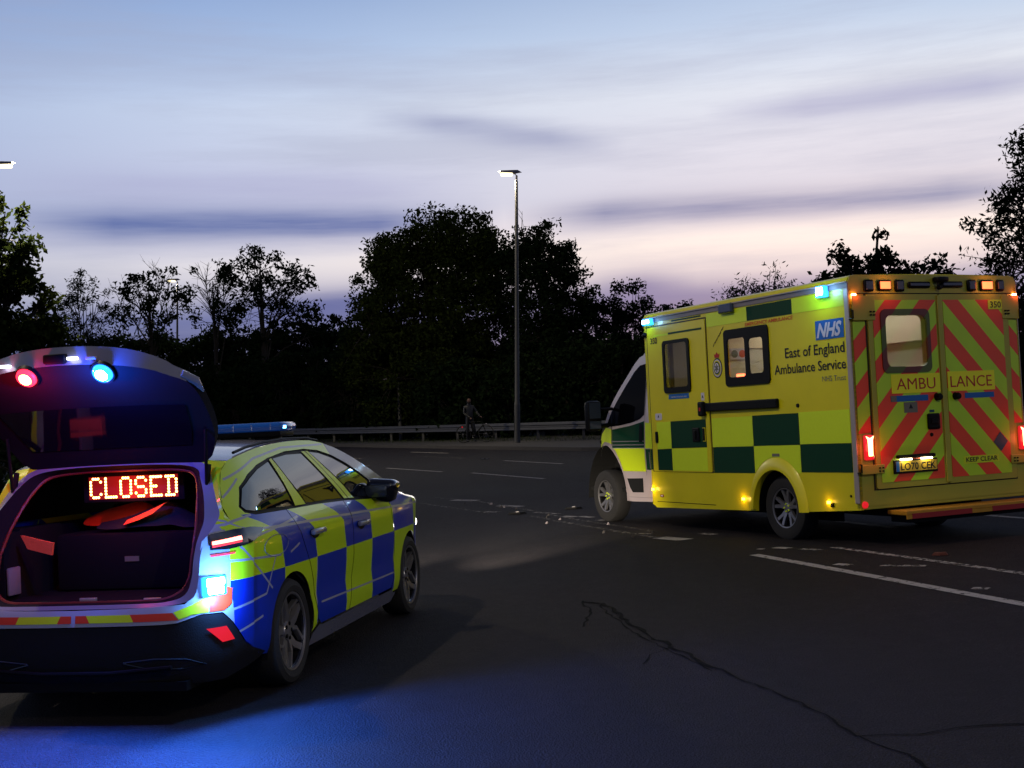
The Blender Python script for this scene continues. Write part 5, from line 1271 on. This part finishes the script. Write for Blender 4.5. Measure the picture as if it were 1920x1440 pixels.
def cw(x, y, z):   # car-local to world
    c, s = math.cos(CTH), math.sin(CTH); return (-2.2387 + s * y + c * x, 7.8851 + c * y - s * x, z)
mb = MB(); mb.add(*rbox((-.50, -.20, 0), (.50, .50, .34), .03), 'trim_dark'); o = mb.build('equipment_case', None, 40); o.location = cw(0, -.14, .632); o.rotation_euler = (0, 0, -CTH); tag(o, 'large dark equipment case filling the open boot under the folded jackets', 'case')
mb = MB(); mb.box((-.05, -.206, .17), (.04, -.199, .20), 'text_grey'); mb.build('case_label', o)
drape('folded_jacket', 'folded dark jacket with a bright orange edge lying across the boot load', 'jacket', cw(0, -.20, .97), [(-.26, 0, .06, .10), (-.10, 0, .09, .12), (.04, 0, .13, .13), (.16, 0, .17, .12), (.22, 0, .18, .10), (.30, 0, .11, .12), (.40, 0, .06, .1)], 'navy', [(-.05, -.10, .07, .022), (.05, -.10, .105, .03), (.14, -.10, .14, .03), (.20, -.10, .165, .012), (.225, -.10, .175, .004)], 3)
drape('hivis_coat', 'rumpled orange coat heaped at the left of the boot under the lit sign', 'coat', cw(-.14, .05, .97), [(-.34, 0, .09, .10), (-.24, 0, .13, .12), (-.10, 0, .16, .14), (.02, 0, .18, .14), (.10, 0, .14, .12), (.18, 0, .05, .1)], 'hivis', None, 8)
drape('cloth_bag', 'small red lit cloth bag wedged at the right side of the boot', 'bag', cw(.42, -.08, .97), [(-.10, 0, .05, .06), (-.03, 0, .10, .08), (.05, 0, .09, .08), (.10, 0, .03, .06)], 'hivis', None, 12)
mb = MB(); mb.prism([(-.10, 0), (.10, -.05), (.09, -.12), (-.06, -.08)], [], lambda a, b: (a, -.02, b), lambda a, b: (a, .0, b), 'hivis'); o = mb.build('warning_pennant', None); o.location = cw(-.44, -.62, 1.0); o.rotation_euler = (0, 0, -CTH); tag(o, 'orange cloth strap hanging against the left wall of the boot', 'strap')
# ================================================================== STREET LAMPS
def street_lamp(x, y, top, label, head=True, energy=0, size=R(150), arm=.45, rot=math.pi, rad0=.09, z0=None, lean=0.0, spill=0):
    g0 = gz(x, y) + (.05 if z0 is None else z0)
    t = thing('street_lamp', label, 'street lamp', (x, y, g0), rot, 'street lamps round the junction'); H = top - g0
    t.rotation_euler = (0, lean, rot)
    mb = MB(); mb.tube([(0, 0, -.3), (0, 0, 1.5)], rad0 * 1.25, 'pole', 16); mb.tube([(0, 0, 1.5), (0, 0, 1.6), (0, 0, H - .35)], [rad0 * 1.25, rad0, rad0 * .62], 'pole', 16); mb.build('column', t, smooth=40)
    mb = MB(); mb.box((rad0 * 1.1, -.06, .5), (rad0 * 1.35, .06, 1.1), 'pole', .01); mb.build('access_door', t)
    mb = MB(); mb.tube([(0, 0, H - .38), (-.01, 0, H - .15), (.06, 0, H - .06), (.16, 0, H - .03)], [rad0 * .5, rad0 * .45, .04, .035], 'grey', 10); mb.build('bracket', t, smooth=40)
    if head:
        mb = MB(); mb.add([(-.20, -.03, H - .02), (-.20, .03, H - .02), (.12, -.13, H - .06), (.12, .13, H - .06), (.62, -.13, H - .03), (.62, .13, H - .03), (.70, 0, H - .0),
                           (-.05, -.04, H + .07), (-.05, .04, H + .07), (.15, -.12, H + .05), (.15, .12, H + .05), (.6, -.10, H + .04), (.6, .10, H + .04)],
                          [(0, 1, 3, 2), (2, 3, 5, 4), (4, 5, 6), (7, 9, 10, 8), (9, 11, 12, 10), (11, 6, 12), (0, 2, 9, 7), (1, 8, 10, 3), (2, 4, 11, 9), (3, 10, 12, 5), (4, 6, 11), (5, 12, 6), (0, 7, 8, 1)], 'grey'); hd = mb.build('lamp_head', t)
        mb = MB(); mb.add(*rbox((.14, -.13, H - .15), (.60, .13, H - .045), .04), 'lampglow' if energy else 'lens_dark'); mb.build('lamp_glass', hd, smooth=40)
    if spill: pl(t, (.75, 0, H + .05), spill, (1, .86, .5), .1, 1.0, 'street_spill')
    if energy: pl(t, (.38, 0, H - .16), energy, (1, .86, .62), .12, 1.0, 'street_light', 'SPOT', (0, 0, 0), size, .5)
    return t
street_lamp(.09, 47.5, 11.02, 'tallest lit street lamp standing behind the guardrail before the large rounded tree', energy=1100, lean=-R(2.6), spill=260)
street_lamp(-22.1, 83.0, 12.1, 'distant lit street lamp rising among the sparse trees on the left', energy=1500, lean=-R(2.4))
street_lamp(-16.95, 42.0, 11.05, 'lit street lamp at the left edge above the broad leafy tree', energy=5200, rot=0.2, spill=2200)
street_lamp(-6.3, 9.3, 9.8, 'lit street lamp on the verge to the left of the police car', energy=2800, size=R(150), rot=0)
street_lamp(8.5, -5.5, 10.5, 'added unseen street lamp behind the viewpoint to light the rear of the ambulance', energy=3400, size=R(165), rot=R(110))  # extra lamp out of view, added to brighten the ambulance rear
street_lamp(-5.2, 58.0, 3.85, 'short unlit lamp column seen against the dark trees above the guardrail', energy=0, rad0=.07)
# ================================================================== GUARDRAIL
GR = [(24, 35.5), (15, 38), (8, 42.5), (2.55, 48.0), (-1.98, 53.0), (-6.2, 58.0), (-11.5, 65.0), (-18, 70), (-27, 73.5), (-38, 76)]
gr = thing('guardrail', 'long galvanised steel guardrail running behind the footway', 'guardrail', (0, 0, 0))
D = []
for i in range(len(GR) - 1):
    a, b = Vector(GR[i]), Vector(GR[i + 1]); n = max(1, int((b - a).length / .8))
    D += [a.lerp(b, k / n) for k in range(n)]
D.append(Vector(GR[-1]))
prof_w = [(.0, .74), (.0, .725), (-.07, .70), (-.07, .64), (-.0, .60), (.0, .56), (-.07, .52), (-.07, .46), (0, .435), (.012, .435), (.012, .74)]
mb = MB(); vs = []; fs = []; n = len(prof_w)
for i, p in enumerate(D):
    t = (D[min(i + 1, len(D) - 1)] - D[max(i - 1, 0)]).normalized(); nn = Vector((t.y, -t.x)); nn = nn if nn.y > 0 else -nn
    for a, z in prof_w: q_ = p + nn * a; vs.append((q_.x, q_.y, gz(q_.x, q_.y) + .06 + z))
for i in range(len(D) - 1):
    for j in range(n): fs.append((i * n + j, i * n + (j + 1) % n, (i + 1) * n + (j + 1) % n, (i + 1) * n + j))
mb.add(vs, fs, 'galv'); mb.build('rail', gr, smooth=40)
mb = MB(); mb.box((-.05, -.0, -.3), (.05, .08, .66), 'pole'); mb.box((-.04, -.08, .52), (.04, .02, .68), 'pole'); p0 = mb.build('post', gr)
first = True
for i in range(0, len(D), 3):
    p = D[i]; o = p0 if first else p0.copy()
    if not first: COL.objects.link(o); o.parent = gr
    first = False
    o.location = (p.x + .08, p.y + .1, gz(p.x, p.y) + .06)
# ================================================================== TREES
def bz(x, y): return bank(x, y)
FAR = 1.27
def leaves_mesh(name, C, size, m, parent, rs, aspect=.5, flat=.0, droop=0.0):
    n = len(C); U = rs.normal(size=(n, 3)); U[:, 2] *= (1 - flat)
    U /= np.linalg.norm(U, axis=1)[:, None] + 1e-9
    W = rs.normal(size=(n, 3)); V = np.cross(U, W); V /= np.linalg.norm(V, axis=1)[:, None] + 1e-9
    s = (size * rs.uniform(.55, 1.3, n))[:, None]
    P = np.stack([C - U * s, C + V * s * aspect, C + U * s, C - V * s * aspect], 1).reshape(-1, 3).astype(np.float32)
    me = bpy.data.meshes.new(name); me.vertices.add(4 * n); me.vertices.foreach_set('co', P.ravel())
    me.loops.add(4 * n); me.loops.foreach_set('vertex_index', np.arange(4 * n, dtype=np.int32))
    me.polygons.add(n); me.polygons.foreach_set('loop_start', np.arange(0, 4 * n, 4, dtype=np.int32)); me.polygons.foreach_set('loop_total', np.full(n, 4, dtype=np.int32))
    me.materials.append(M[m]); me.update(calc_edges=True)
    o = bpy.data.objects.new(name, me); COL.objects.link(o); o.parent = parent; return o
def tree(name, label, cat, x, y, blobs, ncl, per, lsize, cr_, m='leaf_dark', seed=0, group=None, trunk=.22, fill=.55, aspect=.5, twig=.012, bare=0):
    """blobs: (dx, z, rx, rz) seen from the road; depth radius = rx. Clusters of leaves sit on limbs that grow from the trunk."""
    if x < -9 and y > 59 and cat == 'tree':   # the wood stands farther off on the left, behind the bend of the rail
        x, y = x * FAR, y * FAR; blobs = [tuple(v * FAR for v in b) for b in blobs]; lsize *= FAR; cr_ *= FAR
    rs = np.random.RandomState(seed); g0 = bz(x, y)
    t = thing(name, label, cat, (x, y, g0), 0, group)
    wts = np.array([b[2] * b[2] * b[3] for b in blobs]); wts = wts / wts.sum()
    top = max(b[1] + b[3] for b in blobs)
    mb = MB(); hx = blobs[0][0] * .6; th = blobs[0][1]
    spine = [Vector((0, 0, -.3)), Vector((hx * .1, 0, th * .3)), Vector((hx * .6, .1, th * .65)), Vector((hx, 0, th)), Vector((hx * 1.1, 0, min(top - .4, th + blobs[0][3] * .7)))]
    mb.tube(spine, [trunk * 1.3, trunk, trunk * .75, trunk * .5, trunk * .15], 'bark', 7)
    limbs = []
    for b in blobs:
        for k in range(3):
            s0 = spine[2].lerp(spine[3], rs.uniform(-.6, 1)); e = Vector((b[0] + rs.uniform(-.5, .5) * b[2], rs.uniform(-.6, .6) * b[2], b[1] + rs.uniform(-.3, .7) * b[3]))
            md = s0.lerp(e, .5) + Vector((rs.uniform(-.2, .2), rs.uniform(-.2, .2), .15 * b[3])); limbs.append([s0, md, e]); mb.tube([s0, md, e], [trunk * .38, trunk * .22, trunk * .08], 'bark', 5)
    cen = []
    for _ in range(ncl):
        b = blobs[rs.choice(len(blobs), p=wts)]; d = rs.normal(size=3); d /= np.linalg.norm(d); r = rs.uniform(fill, 1.0) ** .6 if rs.rand() < .93 else rs.uniform(1.0, 1.16)
        c = np.array([b[0] + d[0] * b[2] * r, d[1] * b[2] * r, b[1] + d[2] * b[3] * r])
        if c[2] < .15: c[2] = abs(c[2]) + .2
        cen.append(c)
        if twig:
            L = limbs[rs.randint(len(limbs))]; best = min(limbs, key=lambda l: (l[2] - Vector(c)).length); s0 = best[1].lerp(best[2], rs.uniform(.1, 1)); e = Vector(c)
            mb.tube([s0, s0.lerp(e, .55) + Vector((0, 0, .1)), e + (e - s0) * .12], [twig * 2.2, twig * 1.4, twig * .5], 'bark', 3, False)
    for _ in range(bare):
        b = blobs[rs.choice(len(blobs))]; L = limbs[rs.randint(len(limbs))]; s0 = L[1].lerp(L[2], rs.uniform(.2, 1)); d = Vector((rs.normal() * .7, rs.normal() * .5, abs(rs.normal()) + .6)).normalized()
        e = s0 + d * rs.uniform(.8, 2.0); mb.tube([s0, s0.lerp(e, .5) + Vector((rs.normal() * .06, 0, .04)), e], [.028, .018, .007], 'bark', 3, False)
        for q_ in range(3):
            s1 = s0.lerp(e, rs.uniform(.4, .9)); e1 = s1 + (d + Vector((rs.normal() * .6, rs.normal() * .6, rs.normal() * .2))).normalized() * rs.uniform(.3, .7); mb.tube([s1, e1], [.012, .005], 'bark', 3, False)
    mb.build('trunk', t)
    cen = np.array(cen); rad = cr_ * rs.uniform(.6, 1.25, len(cen)); k = np.maximum(4, (per * rs.uniform(.5, 1.4, len(cen))).astype(int))
    idx = np.repeat(np.arange(len(cen)), k); C = cen[idx] + np.clip(rs.normal(size=(len(idx), 3)), -1.7, 1.7) * rad[idx][:, None] * np.array([.5, .5, .42]) * np.clip(1.0, 0, 1); C[:, 2] = np.maximum(C[:, 2], .05)
    leaves_mesh('crown', C, lsize, m, t, rs, aspect); return t
GT = 'trees behind the guardrail'
tree('broadleaf_tree', 'largest rounded dense tree left of the tall street lamp', 'tree', -3.7, 60, [(0, 6.3, 3.6, 3.9), (1.1, 9.0, 2.3, 2.2), (-2.1, 4.6, 2.0, 2.8), (2.5, 6.6, 1.7, 3.0), (-1.0, 8.4, 1.9, 1.7), (-2.0, 7.0, 1.5, 1.7), (0, 3.0, 3.9, 2.6)], 640, 150, .105, .62, 'leaf_mid', 1, GT, .34)
tree('broadleaf_tree', 'tall loose tree right of the tall street lamp', 'tree', 1.7, 58, [(0, 6.3, 2.0, 3.2), (.2, 8.7, 1.1, 1.5), (-.9, 8.2, .9, 1.3), (-1.6, 7.2, 1.2, 1.9), (1.2, 6.0, 1.1, 2.3), (0, 3.0, 2.3, 2.2)], 380, 100, .095, .5, 'leaf_dark', 2, GT, .24, bare=14)
for i, (x, y, h, w, lb) in enumerate([(4.1, 60, 6.9, 1.2, 'narrow dark tree next right of the loose tall tree'), (5.0, 60.5, 7.3, .75, 'thin dark tree with a single tuft on top before the ambulance cab'),
        (6.2, 62, 7.1, 1.3, 'dark bushy tree with twin tips just left of the ambulance box'), (7.5, 60.5, 6.3, 1.2, 'low dark tree peeping over the front of the ambulance roof'), (8.6, 60, 6.2, 1.0, 'small loose tree over the ambulance roof beside the feathery one'), (11.6, 57, 5.5, 1.8, 'dark tree hidden behind the middle of the ambulance'), (15.5, 54, 6.0, 2.2, 'dark tree behind the rear of the ambulance')]):
    tree('young_tree', lb, 'tree', x, y, [(0, h * .55, w * 1.1, h * .36), (.1, h * .82, w * .6, h * .18), (-.3, h * .3, w * 1.3, h * .3)], 95, 100, .095, .42, 'leaf_dark', 20 + i, GT, .14)
for i, x in enumerate((-20.5, -18.1, -15.4, -12.6, -10.2)):
    tree('wood_tree', 'low dark rounded tree in the wood, ' + ['under the conifer', 'under the first open tree', 'under the twiggy tree', 'under the tallest open tree', 'beside the largest rounded tree'][i], 'tree', x, 64, [(0, 3.2, 1.9, 2.6), (.7, 4.3, 1.1, 1.3), (-.8, 4.0, 1.2, 1.2)], 150, 70, .12, .5, 'leaf_dark', 110 + i, GT, .15)
tree('sparse_tree', 'open branched tree with bare twigs left of the distant street lamp', 'tree', -17.6, 62, [(0, 6.6, 1.9, 1.9), (.9, 7.3, 1.1, 1.3), (-.8, 7.2, 1.1, 1.2)], 85, 30, .11, .36, 'leaf_dark', 31, GT, .18, fill=.8, bare=30)
tree('sparse_tree', 'tallest open tree on the left with sky showing through its branches', 'tree', -11.7, 60, [(0, 6.9, 2.2, 2.3), (1.3, 6.6, 1.5, 1.9), (-.4, 8.2, 1.3, 1.3), (2.2, 5.2, 1.0, 1.2)], 150, 30, .11, .38, 'leaf_dark', 32, GT, .2, fill=.75, bare=16)
tree('bare_tree', 'nearly leafless twiggy tree left of the tallest open tree', 'tree', -14.1, 60.5, [(0, 6.4, 1.4, 2.0), (.5, 7.2, .9, 1.4)], 36, 22, .10, .3, 'leaf_dark', 33, GT, .15, fill=.6, bare=80)
tree('conifer', 'dark conifer shaped tree right of the broad tree at the left edge', 'tree', -20.3, 60, [(0, 3.2, 2.0, 2.8), (0, 5.6, 1.5, 2.2), (.3, 7.0, 1.0, 1.5), (-.9, 5.9, .8, 1.3)], 190, 50, .11, .38, 'leaf_needle', 34, GT, .16, aspect=.25)
tree('young_tree', 'short dark tree between the open tree and the largest rounded tree', 'tree', -9.2, 65, [(0, 4.2, 1.2, 2.2), (.2, 5.2, .7, 1.2)], 70, 45, .12, .36, 'leaf_dark', 35, GT, .12)
tree('young_tree', 'small spiky tree touching the left side of the largest rounded tree', 'tree', -7.7, 63, [(0, 4.2, .9, 2.1), (-.2, 5.4, .5, 1.2)], 55, 40, .12, .34, 'leaf_dark', 36, GT, .1)
tree('maple_tree', 'broad leafy tree at the left edge lit by the street lamp above it', 'tree', -17.0, 40.5, [(0, 4.5, 2.4, 3.0), (.7, 7.2, 1.15, 1.9), (1.3, 5.2, 1.25, 1.5), (1.6, 3.4, 1.5, 1.6), (-.7, 7.0, 1.8, 2.0), (1.0, 8.6, .55, .75)], 300, 70, .12, .42, 'leaf_mid', 41, None, .22)
tree('feathery_tree', 'feathery light tree rising over the middle of the ambulance roof', 'tree', 7.6, 38, [(0, 2.9, 1.35, 1.5), (-.5, 4.3, .8, .75), (.65, 4.6, .55, .8), (0, 4.3, 1.3, .5)], 170, 36, .075, .32, 'leaf_dark', 42, None, .1, aspect=.28, bare=0)
tree('oak_tree', 'ragged oak with upright leafy shoots above the rear of the ambulance', 'tree', 8.1, 28, [(0, 3.2, 1.5, 1.2), (.12, 4.75, .26, .75), (-.75, 4.2, .5, .75), (-1.55, 3.8, .28, .7), (1.35, 4.05, .5, .5), (.3, 4.1, .8, .5), (-.3, 4.1, .8, .4)], 260, 34, .075, .22, 'leaf_dark', 43, None, .14, bare=0)
tree('ash_tree', 'tall leafy tree at the right edge beyond the ambulance', 'tree', 15.6, 35, [(0, 4.5, 2.5, 3.2), (-.9, 6.4, 1.2, 1.6), (-.1, 7.9, 1.3, 1.2), (-1.9, 3.8, 1.0, 1.0), (.8, 7.3, 1.6, 1.7)], 430, 44, .095, .38, 'leaf_dark', 44, None, .22, fill=.65, aspect=.35, bare=4)
for i, (x, y) in enumerate([(20, 29), (23.5, 25), (19.5, 36)]):
    tree('roadside_tree', ['rounded tree outside the right edge nearest the kerb', 'rounded tree outside the right edge furthest out', 'rounded tree outside the right edge behind the ash'][i], 'tree', x, y, [(0, 4.0, 2.4, 2.6), (.6, 5.6, 1.4, 1.5), (-.9, 5.0, 1.2, 1.5)], 120, 40, .16, .5, 'leaf_dark', 50 + i, None, .2)
# shrubs in front of the wood
rs_ = np.random.RandomState(9)
SH = [(-25, 62), (-22, 57.5), (-19.2, 58), (-16.6, 57), (-14.2, 58), (-11.9, 57), (-9.8, 59), (-7.4, 58), (-5.2, 57), (-2.6, 56), (-.2, 55.5), (2.4, 54), (4.6, 53), (6.8, 52.5), (9.2, 51), (11.8, 50), (14.5, 49), (17.5, 47), (21, 45)]
names_ = ['leftmost of all', 'under the conifer', 'between conifer and twiggy tree', 'left of the distant lamp', 'right of the distant lamp', 'below the tallest open tree', 'right of the open tree', 'at the left foot of the largest tree', 'left of the short lamp column', 'just left of the cyclist', 'just right of the cyclist', 'right of the tall lamp column', 'next to the ambulance mirror', 'behind the ambulance cab', 'behind the ambulance side door', 'behind the ambulance window', 'behind the ambulance rear', 'right of the ambulance', 'rightmost of all']
proto = {}
def rail_y(x): return interp([(a, b) for a, b in GR[::-1]], x)
for i, (x, y) in enumerate(SH):
    k_ = 1.0
    for _ in range(6): k_ = max(1.0, (rail_y(x * k_) + 2.8) / y)
    x, y = x * k_, y * k_
    h = (5.4 if x < -6 else 4.2) + rs_.uniform(-.5, .5)
    tree('wild_shrub', 'dark overgrown shrub behind the guardrail, ' + names_[i], 'shrub', x, y, [(0, h * .42, 1.7, h * .42), (.6, h * .66, 1.1, h * .27), (-.8, h * .60, 1.0, h * .28)], 110, 85, .12, .5, 'leaf_dark', 60 + i, 'shrubs between the guardrail and the trees', .1, twig=.008)
for i, (x, y, h) in enumerate([(-8.6, 17.5, 2.4), (-9.6, 21.5, 3.0), (-8.0, 13.2, 1.7), (-12.0, 26, 3.4), (-13.5, 31, 3.6), (-18.5, 36, 4)]):
    tree('verge_bush', 'leafy bush on the near left verge, ' + ['second nearest', 'third nearest', 'nearest to the police car', 'fourth along', 'fifth, at the foot of the broad tree', 'farthest, beyond the left edge'][i], 'bush', x, y, [(0, h * .45, 1.2, h * .5), (.6, h * .35, .8, h * .35), (-.7, h * .4, .9, h * .4)], 90, 45, .085, .3, 'leaf_dark', 90 + i, 'bushes on the left verge', .06, twig=.006)
# dense scrub in the wood's shade: uncountable
C = []
for _ in range(52000):
    x = rs_.uniform(-42, 32); y = max(66, rail_y(x) + 7) + rs_.uniform(0, 7); h = 5.0 + .9 * math.sin(x * .7) + .6 * math.sin(x * 1.9 + 1)
    C.append((x, y, bz(x, y) + rs_.uniform(0, 1) * h))
o = leaves_mesh('undergrowth', np.array(C), .22, 'leaf_dark', None, rs_); tag(o, 'dense dark undergrowth filling the wood behind the shrubs', 'undergrowth', kind='stuff')
# grass along the guardrail foot and on the left verge
C = []; 
mbg = []
for _ in range(15000):
    k = rs_.uniform(0, len(D) - 1.001); i = int(k); p = D[i].lerp(D[i + 1], k - i); d = rs_.uniform(-1.2, 2.6)
    mbg.append((p.x + d * .6, p.y + d * .8, rs_.uniform(.10, .32)))
for _ in range(9000):
    y = rs_.uniform(9, 45); xe = interp([(b, a) for a, b in LK[1:]], y); mbg.append((xe - .2 - abs(rs_.normal()) * 1.6, y, rs_.uniform(.05, .2)))
n = len(mbg); P = np.zeros((n, 3, 3), np.float32)
for i, (x, y, h) in enumerate(mbg):
    a = rs_.uniform(0, 6.28); w = .018; z = gz(x, y) - .05; lx, ly = rs_.normal() * h * .35, rs_.normal() * h * .35
    P[i] = [(x - w * math.cos(a), y - w * math.sin(a), z), (x + w * math.cos(a), y + w * math.sin(a), z), (x + lx, y + ly, z + h)]
me = bpy.data.meshes.new('grass'); me.vertices.add(3 * n); me.vertices.foreach_set('co', P.ravel()); me.loops.add(3 * n); me.loops.foreach_set('vertex_index', np.arange(3 * n, dtype=np.int32)); me.polygons.add(n); me.polygons.foreach_set('loop_start', np.arange(0, 3 * n, 3, dtype=np.int32)); me.polygons.foreach_set('loop_total', np.full(n, 3, dtype=np.int32)); me.materials.append(M['grass']); me.update(calc_edges=True)
o = bpy.data.objects.new('grass', me); COL.objects.link(o); tag(o, 'rough grass along the foot of the guardrail and the left verge', 'grass', kind='stuff')
# ================================================================== CYCLIST
def skin_body(name, V, Eg, Rd, m, parent, sub=2):
    me = bpy.data.meshes.new(name); me.from_pydata(V, Eg, []); me.materials.append(M[m]); o = bpy.data.objects.new(name, me); COL.objects.link(o); o.parent = parent
    sk = o.modifiers.new('skin', 'SKIN'); me.skin_vertices.new() if not me.skin_vertices else None
    for i, r in enumerate(Rd): me.skin_vertices[0].data[i].radius = (r, r)
    me.skin_vertices[0].data[0].use_root = True
    sb = o.modifiers.new('sub', 'SUBSURF'); sb.levels = sb.render_levels = sub
    dg = bpy.context.evaluated_depsgraph_get(); me2 = bpy.data.meshes.new_from_object(o.evaluated_get(dg)); o.modifiers.clear(); o.data = me2; me2.name = name
    if not me2.materials: me2.materials.append(M[m])
    me2.polygons.foreach_set('use_smooth', [True] * len(me2.polygons)); return o
px_, py_ = -1.75, 50.3; pz_ = gz(px_, py_) + .12
V = [(0, 0, .95), (0, 0, 1.15), (0, .02, 1.38), (0, .01, 1.50), (0, 0, 1.60), (0, .0, 1.72),
     (-.17, .02, 1.42), (-.22, .0, 1.15), (-.05, -.22, .98), (.17, .02, 1.42), (.30, -.05, 1.18), (.34, -.28, 1.02),
     (-.09, 0, .90), (-.12, -.03, .50), (-.12, .02, .09), (-.13, -.14, .05), (.09, 0, .90), (.16, -.06, .50), (.17, 0, .09), (.18, -.15, .05)]
Eg = [(0, 1), (1, 2), (2, 3), (3, 4), (4, 5), (2, 6), (6, 7), (7, 8), (2, 9), (9, 10), (10, 11), (0, 12), (12, 13), (13, 14), (14, 15), (0, 16), (16, 17), (17, 18), (18, 19)]
Rd = [.14, .13, .16, .06, .09, .085, .065, .05, .035, .065, .05, .035, .095, .065, .045, .04, .095, .065, .045, .04]
per_ = thing('person', 'person in dark clothes standing astride a bicycle on the far footway', 'person', (px_, py_, pz_), R(20))
skin_body('body', V, Eg, Rd, 'text_black', per_)
hv = [(0, -.005, 1.56), (0, -.02, 1.62), (0, -.01, 1.70), (0, .0, 1.75)]
skin_body('head', hv, [(0, 1), (1, 2), (2, 3)], [.055, .085, .09, .05], 'skin', per_)
for hx, hy, hz in ((-.05, -.24, .97), (.35, -.31, 1.01)):
    skin_body('hand', [(hx, hy, hz), (hx, hy - .06, hz - .02), (hx - .03, hy - .11, hz - .05), (hx + .02, hy - .12, hz - .04), (hx + .05, hy - .04, hz - .01), (hx, hy - .12, hz - .05)], [(0, 1), (1, 2), (1, 3), (0, 4), (1, 5)], [.03, .028, .009, .009, .010, .009], 'skin', per_, 1)
bk_t = thing('bicycle', 'dark bicycle held upright on the far footway by the standing person', 'bicycle', (px_ + .18, py_ - .12, pz_), R(62))
for yy in (-.52, .52):
    mb = MB(); mb.tube([(0, yy + .33 * math.cos(2 * math.pi * i / 32), .34 + .33 * math.sin(2 * math.pi * i / 32)) for i in range(33)], .02, 'rubber', 6, False)
    for i in range(12): a = 2 * math.pi * i / 12; mb.tube([(0, yy, .34), (0, yy + .32 * math.cos(a), .34 + .32 * math.sin(a))], .002, 'alloy', 3, False)
    mb.tube([(-.04, yy, .34), (.04, yy, .34)], .02, 'alloy', 8); mb.build('wheel', bk_t)
mb = MB(); F_ = dict(bb=(0, .05, .28), st=(0, .18, .80), hd=(0, -.36, .82), hl=(0, -.40, .68), rr=(0, .52, .34), fr=(0, -.52, .34))
for a, b in (('bb', 'st'), ('st', 'hd'), ('bb', 'hl'), ('hd', 'hl'), ('bb', 'rr'), ('st', 'rr'), ('hl', 'fr')): mb.tube([F_[a], F_[b]], .018, 'black', 8)
mb.tube([(-.09, .05, .20), (-.09, .05, .28), (.09, .05, .28), (.09, .05, .36)], .01, 'alloy', 6); mb.build('frame', bk_t)
mb = MB(); mb.tube([(0, .18, .8), (0, .20, .93)], .014, 'alloy', 6); mb.add(*rbox((-.07, .08, .93), (.07, .34, .98), .02), 'black'); mb.build('saddle', bk_t)
mb = MB(); mb.tube([(-.29, -.30, 1.0), (-.12, -.38, .98), (0, -.37, .94), (.12, -.38, .98), (.29, -.30, 1.0)], .014, 'black', 8); mb.tube([(0, -.36, .82), (0, -.37, .94)], .016, 'black', 8); mb.build('handlebar', bk_t)
mb = MB(); mb.box((-.02, -.56, .70), (.02, -.53, .74), 'refl'); mb.box((-.02, .55, .60), (.02, .57, .65), 'tail_red'); mb.build('reflector', bk_t)
